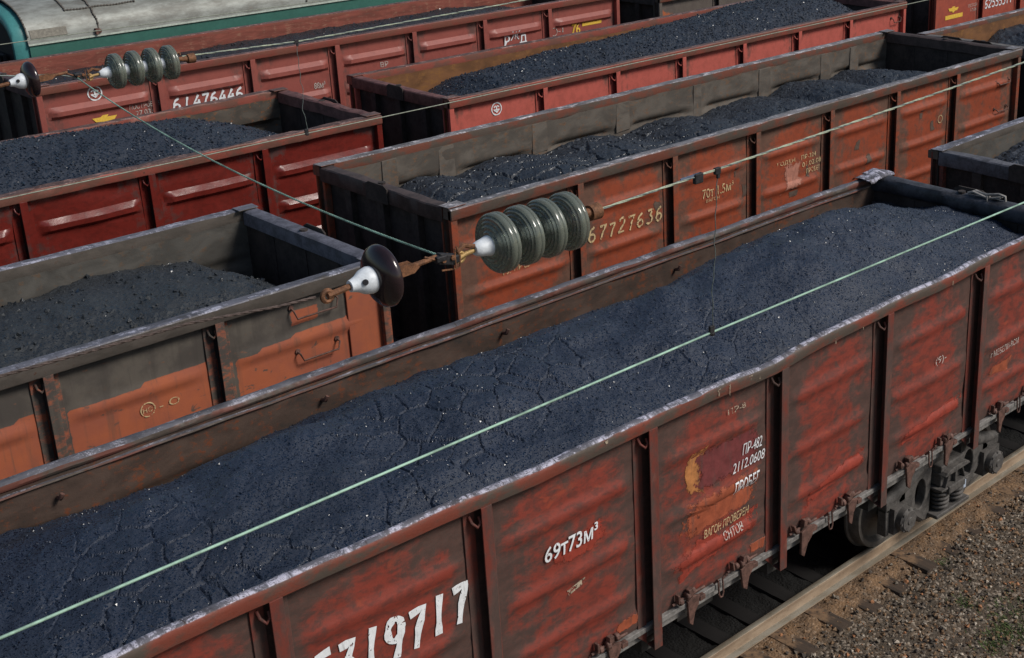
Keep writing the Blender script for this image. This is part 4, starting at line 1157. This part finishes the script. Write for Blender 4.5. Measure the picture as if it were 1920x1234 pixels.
cable('cross_wire', np.concatenate([sag((-4.42, 0.0, 6.70), (-5.14, -4.88, 6.835), .09, 40)]), .0048, M['copper'], "greenish wire slung diagonally between the two insulator strings", 'wire', None, 3, .08)
cable('cross_wire', [(-4.42, 0, 6.70), (-4.52, 0, 6.735), (-4.75, 0, 6.765), (-4.95, 0, 6.80), (-6, 0, 7.0), (-12, 0, 8)], .005, M['dark_wire'], "dark wire end leading left past the small brown disc insulator", 'wire', None, 1)


def disc(string, x, y, z, mats_cap='cap'):
    K = .90
    p = [(a * K, c * K) for a, c in [(.0, .030), (.006, .044), (.004, .054), (.012, .062), (.010, .072), (.012, .080), (.018, .084), (.016, .094), (.022, .100), (.021, .110), (.030, .116), (.030, .122), (.036, .1265), (.040, .1285), (.056, .1285), (.059, .126), (.062, .1285), (.076, .128), (.080, .124),
         (.078, .116), (.060, .112), (.050, .104), (.062, .098), (.062, .092), (.042, .086), (.054, .076), (.054, .070), (.036, .060), (.044, .048), (.030, .036), (.012, .026), (.0, .030)]]
    mb = MB(); mb.lathe(p, (x, y, z), (1, 0, 0), 48)
    g = mb.build('glass_disc', M['glass'], string, 50)
    mb = MB(); mb.lathe([(-.062, .0), (-.062, .020), (-.056, .025), (-.040, .030), (-.022, .033), (.0, .039), (.008, .039), (.014, .03), (.014, 0)], (x, y, z), (1, 0, 0), 28); mb.build('cap', M[mats_cap], g, 40)
    mb = MB(); mb.lathe([(.02, 0), (.02, .03), (.045, .030), (.05, .012), (.075, .010), (.075, 0)], (x, y, z), (1, 0, 0), 16); mb.build('pin', M['sill'], g, 40)


def glass_string(x, y, z, label, n=4, step=.106):
    r = empty('insulator_string', (x, y, z), label, 'insulator', 'glass insulator strings')
    for k in range(n): disc(r, k * step, 0, 0)
    mb = MB(); e = n * step
    mb.tube([(-.13, 0, -.012), (-.10, 0, -.004), (-.05, 0, 0)], .009, 8)
    mb.tube([(-.125 + .019 * math.cos(t), .0 + .004, -.012 + .019 * math.sin(t)) for t in np.linspace(.2, 2 * math.pi + .2, 18)], .006, 7)
    mb.build('eye_bolt', plain('yellowed_eye_bolt', (.42, .27, .10), .6, .2, .4, 60) if 'yellowed_eye_bolt' not in bpy.data.materials else bpy.data.materials['yellowed_eye_bolt'], r, 60)
    mb = MB(); mb.tube([(e - .05, 0, .014), (e + .03, 0, .008), (e + .075, 0, .004)], [.013, .018, .024], 12)
    mb.lathe([(0, .0), (0, .032), (.05, .034), (.055, .026), (.055, 0)], (e + .055, 0, .004), (1, 0, 0), 14)
    mb.tube([(e - .04, .012, .03), (e - .01, .012, .05), (e + .01, .014, .055), (e + .015, .012, .035)], .007, 6)
    mb.build('wedge_clamp', M['rust'], r, 50)
    return r


def brown_disc(x, y, z, label, k=1.):
    r = empty('disc_insulator', (x, y, z), label, 'insulator', 'brown disc insulators')
    mb = MB(); mb.lathe([(-.02 * k, .040 * k), (-.012 * k, .075 * k), (.004 * k, .110 * k), (.022 * k, .128 * k), (.040 * k, .132 * k), (.052 * k, .124 * k), (.046 * k, .10 * k), (.04 * k, .06 * k), (.06 * k, .04 * k), (.06 * k, 0)], (0, 0, 0), (1, 0, .02), 56)
    mb.build('porcelain_disc', M['porcelain'], r, 70)
    mb = MB(); mb.lathe([(-.118 * k, .0), (-.118 * k, .024 * k), (-.106 * k, .027 * k), (-.085 * k, .034 * k), (-.06 * k, .050 * k), (-.03 * k, .057 * k), (-.012 * k, .055 * k), (-.008 * k, 0)], (0, 0, 0), (1, 0, .02), 36)
    mb.build('cap', M['cap'], r, 60)
    mb = MB(); a = 2.0                                            # dark cotter hole on the cap, facing the camera side
    mb.lathe([(0, .0125 * k), (.003, .0125 * k), (.003, 0)], (-.070 * k, -.0405 * k, .012 * k), (-.45, -.86, .32), 12)
    mb.build('cotter_hole', M['blackfit'], r, 40)
    mb = MB()
    mb.tube([(-.22 * k, 0, -.01), (-.11 * k, 0, -.002)], .012, 8); mb.tube([(-.22 * k + .019 * math.cos(t), .003, -.012 + .019 * math.sin(t)) for t in np.linspace(0, 6.28, 16)], .009, 7)
    mb.build('eye_rod', M['rust'], r, 40)
    for q in (-.017, .017): mb = MB(); mb.add([(.05 + a_, q + t, zz) for t in (-.004, .004) for a_, zz in [(0, -.022), (.10, -.018), (.125, .0), (.10, .018), (0, .022)]], [(0, 1, 2, 3, 4), (9, 8, 7, 6, 5)] + [(i, 5 + i, 5 + (i + 1) % 5, (i + 1) % 5) for i in range(5)]); mb.build('clevis_plate', M['rust'], r)
    mb = MB(); mb.tube([(.10, 0, .0), (.20, 0, .004), (.26, 0, .008)], .010, 8); mb.build('link_rod', M['rust'], r, 40)
    return r


glass_string(-4.934, -4.9, 6.822, "larger string of four green glass discs with white cap in the middle of the view", step=.113)
glass_string(-4.214, 0.0, 6.70, "smaller string of four green glass discs at the upper left", step=.123)
brown_disc(-5.425, -4.9, 6.832, "dark brown disc insulator with white cap in the middle, in front of the orange corner", .86)
brown_disc(-4.735, 0.0, 6.735, "dark brown disc insulator with white cap at the upper left edge", .86)


def clamp(x, y, z, label, big=1.):
    r = empty('cable_clamp', (x, y, z), label, 'cable clamp', 'cable clamps')
    mb = MB(); mb.box((0, 0, 0), (.075 * big, .030, .040 * big), rot=Matrix.Rotation(.3, 3, 'Y')); mb.box((-.03 * big, -.005, .012), (.045 * big, .036, .022 * big)); mb.box((.035 * big, 0, -.008), (.03, .034, .03))
    mb.build('body', M['blackfit'], r, bevel=.004)
    mb = MB()
    for q in (-.02, .02): mb.lathe([(-.022, .0), (-.022, .010), (.022, .010), (.022, 0)], (q * big, 0, .004), (0, 1, 0), 6)
    mb.tube([(.05, .0, .035), (.055, -.012, .0), (.052, -.014, -.035), (.03, -.008, -.045), (-.02, 0, -.04)], .0035, 6)
    mb.tube([(.03, -.016, .035), (.03, -.018, -.04)], .003, 6)
    mb.tube([(-.09, 0, .03), (-.05, -.01, .012), (-.02, -.012, .0)], .0045, 6)
    mb.tube([(.05, 0, .012), (.085, .0, .03), (.11, 0, .02), (.145, 0, .012)], .009, 7)
    mb.build('bolt', M['rust'], r, 50)
    return r


clamp(-5.125, -4.9, 6.822, "dark clamp with wire loops between the brown disc and the larger glass string")
clamp(-4.40, 0, 6.71, "dark clamp between the small brown disc and the smaller glass string", .8)
r = empty('cable_clamp', (-3.80, -4.9, 6.835), "black cable clamp with a blue-grey strip on the larger string's cable", 'cable clamp', 'cable clamps')
mb = MB(); mb.box((0, 0, -.004), (.05, .02, .045)); mb.build('body', M['blackfit'], r, bevel=.004)
mb = MB(); mb.box((-.05, -.0, .012), (.115, .004, .012), rot=Matrix.Rotation(-.02, 3, 'Y')); mb.build('strip', plain('blue_grey_strip', (.16, .20, .29), .45, .3, .2), r)
for k, (x, y, z, g) in enumerate(((-3.68, -4.9, 6.838, -4.86), (-2.83, 0, 6.70, 0))):
    zz = 6.07 if k == 0 else 6.02
    r = empty('dropper', (x, y, zz), ("thin dropper wire hanging over the nearest wagon's coal, weighted by a dark clip", "thin kinked dropper wire hanging in front of the tall brown-red wagon")[k], 'dropper wire', 'dropper wires')
    mb = MB(); t = np.linspace(0, 1, 24); kk = .006 if k == 0 else .010
    mb.tube(np.stack([.05 * t * (k == 0) * -1 * 0 + kk * np.sin(t * 17) * (t < .6) + .004 * np.sin(t * 41), (g - y) * (1 - t), (z - zz) * t], 1), .0022, 6); mb.build('hanger_wire', M['dark_wire'], r, 70)
    mb = MB(); mb.box((0, g - y, .012), (.030, .014, .045)); mb.box((.004, g - y, -.008), (.02, .02, .016)); mb.build('contact_clip', M['blackfit'], r, bevel=.003)
    mb = MB(); mb.box((0, 0, z - zz), (.035, .016, .030)); mb.box((.006, 0, z - zz - .02), (.016, .012, .03)); mb.build('cable_clip', M['blackfit'], r, bevel=.003)
# ------------------------------------------------------------------ ground, rails, sleepers, ballast
def groundmat():
    b = NB('gravel_ground')
    n = b.noise(.9, 8, .65); n2 = b.noise(5, 7, .7); n3 = b.noise(38, 5, .7)
    v = b.n("ShaderNodeTexVoronoi"); v.inputs["Scale"].default_value = 34; b.l(b.co.outputs["Object"], v.inputs["Vector"])
    sp = b.n("ShaderNodeSeparateColor"); b.l(v.outputs["Color"], sp.inputs[0])
    c = b.mix(b.ramp(n2, .35, .65), (.145, .103, .068), (.08, .064, .05))
    c = b.mix(b.ramp(sp.outputs[0], .0, 1.), (.07, .055, .04), c)
    c = b.mix(b.math('MULTIPLY', b.ramp(sp.outputs[1], .72, .95), .8), c, (.34, .28, .22))
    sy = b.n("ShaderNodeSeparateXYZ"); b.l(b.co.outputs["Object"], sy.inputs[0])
    # sand and rust dust lying along the rail
    k = b.math('ABSOLUTE', b.math('ADD', sy.outputs[1], 1.02))
    k = b.math('ADD', k, b.math('MULTIPLY', b.math('SUBTRACT', n2, .5), -.55))
    c = b.mix(b.math('MULTIPLY', b.ramp(k, .42, .10), .70), c, b.mix(b.ramp(b.math('ADD', n2, b.math('MULTIPLY', b.math('SUBTRACT', n3, .5), .6)), .36, .62), (.30, .172, .088), (.14, .086, .05)))
    # shade under the wagons painted in: near black from the near rail inward
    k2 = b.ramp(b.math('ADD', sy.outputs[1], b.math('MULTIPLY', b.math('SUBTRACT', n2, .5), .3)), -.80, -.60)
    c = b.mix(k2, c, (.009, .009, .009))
    b.bump(b.math('ADD', n3, b.math('MULTIPLY', v.outputs["Distance"], -.8)), .8, .02)
    return b.out(c, .9, 0, .3)
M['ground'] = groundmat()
gx = np.r_[-900, -200, -40, np.linspace(-8, 14, 441), 40, 200, 900]; gy = np.r_[-900, -200, -30, -8, np.linspace(-4.5, 0, 120), np.linspace(1, 26, 26), 60, 200, 900]
GX, GY = np.meshgrid(gx, gy, indexing='ij')
GZ = -.228 + .035 * fbm(GX * 1.3, GY * 1.3, 3, 4) * (np.abs(GX) < 30) + .03 * fbm(GX * 9, GY * 9, 4, 3) * (np.abs(GX) < 30)
GZ = GZ + .028 * np.exp(-((GY + 1.0) / .16) ** 2) - .05 * sstep(-1.6, -3., GY) * (np.abs(GX) < 30)
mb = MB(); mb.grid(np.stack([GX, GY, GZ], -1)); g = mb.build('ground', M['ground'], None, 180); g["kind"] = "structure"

def railmat():
    b = NB('rail_steel')
    n = b.noise(6, 7, .7, (.3, 1, 1)); n2 = b.noise(40, 4, .7)
    c = b.mix(b.ramp(n, .35, .65), (.36, .27, .19), (.24, .17, .115))
    c = b.mix(b.ramp(n2, .6, .75), c, (.11, .07, .05))
    m = b.ramp(b.nz(), .85, .95)
    c = b.mix(m, c, b.mix(b.ramp(n, .4, .6), (.27, .245, .20), (.19, .16, .12)))
    b.bump(n2, .3, .003)
    return b.out(c, .5, b.math('MULTIPLY', m, .3), .4)
M['rail'] = railmat()
rprof = [(-.075, -.18), (-.075, -.168), (-.015, -.15), (-.009, -.13), (-.009, -.05), (-.036, -.036), (-.036, -.006), (-.028, 0), (.028, 0), (.036, -.006), (.036, -.036), (.009, -.05), (.009, -.13), (.015, -.15), (.075, -.168), (.075, -.18)]
names = {0: "of the nearest wagon's track", 5.4: "of the second row's track", 10.79: "of the third row's track", 15.1: "of the fourth row's track", 20.15: "under the green coach"}
for ty, nm in names.items():
    for s in (-1, 1):
        mb = MB(); mb.poly([(y, z) for y, z in rprof[::-1]], 'x', -40, 80)
        o = mb.build('rail', M['rail'], None, 40); o.location = (0, ty + s * .79, 0)
        tag(o, ("pale dusty near rail " if s < 0 else "far rail in shade ") + nm, 'rail', 'steel rails of the tracks')
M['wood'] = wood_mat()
rs = random.Random(4); first = None
for k in range(38):
    x = -7.1 + .545 * k + rs.uniform(-.03, .03)
    if first is None:
        mb = MB(); P = np.zeros((26, 9, 3)); yy = np.linspace(-1.36, 1.36, 26)
        pr = [(-.115, -.40), (-.12, -.24), (-.10, -.20), (-.03, -.192), (.04, -.193), (.10, -.20), (.12, -.24), (.115, -.40), (-.115, -.40)]
        for j, (a, c) in enumerate(pr): P[:, j] = np.stack([a + .008 * fbm(yy * 3, j, 3, 3), yy, c + .012 * fbm(yy * 4, j * .7, 5, 3)], 1)
        mb.grid(P, 0); mb.add(np.concatenate([P[0, :8], P[-1, :8]]), [tuple(range(8))[::-1], tuple(range(8, 16))])
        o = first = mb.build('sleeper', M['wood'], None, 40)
    else:
        o = first.copy(); COL.objects.link(o)
    o.location = (x, rs.uniform(-.03, .04), rs.uniform(-.022, .008)); o.rotation_euler = (rs.uniform(-.01, .01), 0, rs.uniform(-.03, .03))
    tag(o, "dark timber sleeper half buried in gravel under the near rail", 'sleeper', 'timber sleepers of the near track')

# loose ballast
mb = MB(); r = np.random.default_rng(3)
ico = np.array([(1, 0, 0), (-1, 0, 0), (0, 1, 0), (0, -1, 0), (0, 0, 1), (0, 0, -1)], float)
of = [(0, 2, 4), (2, 1, 4), (1, 3, 4), (3, 0, 4), (2, 0, 5), (1, 2, 5), (3, 1, 5), (0, 3, 5)]
smats = [plain('stone_' + n_, c, .85, 0, .3, 30) for n_, c in (('brown', (.19, .115, .062)), ('grey', (.175, .145, .112)), ('dark', (.07, .055, .044)), ('pale', (.46, .39, .31)), ('rust', (.33, .145, .065)))]
for i in range(17000):
    y = -.9 - 3.2 * r.random(); x = -1.5 + 11 * r.random()
    dn = abs(y + .98)
    if dn < .22 and r.random() < .75: continue
    rr = .010 + .026 * r.random() ** 2.4
    zz = -.228 + .035 * float(fbm(x * 1.3, y * 1.3, 3, 4)) + .03 * float(fbm(x * 9, y * 9, 4, 3)) + .028 * math.exp(-((y + 1.0) / .16) ** 2) - .05 * float(sstep(-1.6, -3., y))
    v = ico * rr * r.uniform(.6, 1.25, (6, 3)) * np.array([1, 1, .75])
    q = Matrix.Rotation(r.uniform(0, 6.3), 3, Vector(r.normal(0, 1, 3)))
    mb.add(v @ np.array(q).T + np.array([x, y, zz + rr * .3]), of, int(r.choice(5, p=[.42, .22, .23, .05, .08])))
o = mb.build('ballast', smats); o["kind"] = "stuff"; o["label"] = "loose brown and grey gravel beside the near rail"; o["category"] = "gravel"

# grass
GRASS = ((3.36, -2.60, 420, .13), (3.05, -2.62, 260, .10), (3.48, -2.02, 130, .07), (3.75, -2.5, 300, .2), (4.0, -1.42, 50, .05))
mb = MB(); r = np.random.default_rng(8)
for (cx, cy, n_, sd_) in GRASS:
    for i in range(n_):
        x, y = cx + r.normal(0, sd_), cy + r.normal(0, sd_); h = r.uniform(.02, .06); a = r.uniform(0, 6.3); l = r.uniform(.01, .04)
        z0 = -.228 + .035 * float(fbm(x * 1.3, y * 1.3, 3, 4)) - .05 * float(sstep(-1.6, -3., y)) - .01
        ca, sa = math.cos(a), math.sin(a)
        mb.add([(x - .004 * sa, y + .004 * ca, z0), (x + .004 * sa, y - .004 * ca, z0), (x + l * ca + .003 * sa, y + l * sa - .003 * ca, z0 + h * .7), (x + l * 1.8 * ca, y + l * 1.8 * sa, z0 + h)], [(0, 1, 2), (0, 2, 3)])
o = mb.build('grass', plain('moss_grass', (.07, .11, .025), .8, 0, .4, 20)); o["kind"] = "stuff"; o["label"] = "low green grass growing through the gravel"; o["category"] = "grass"
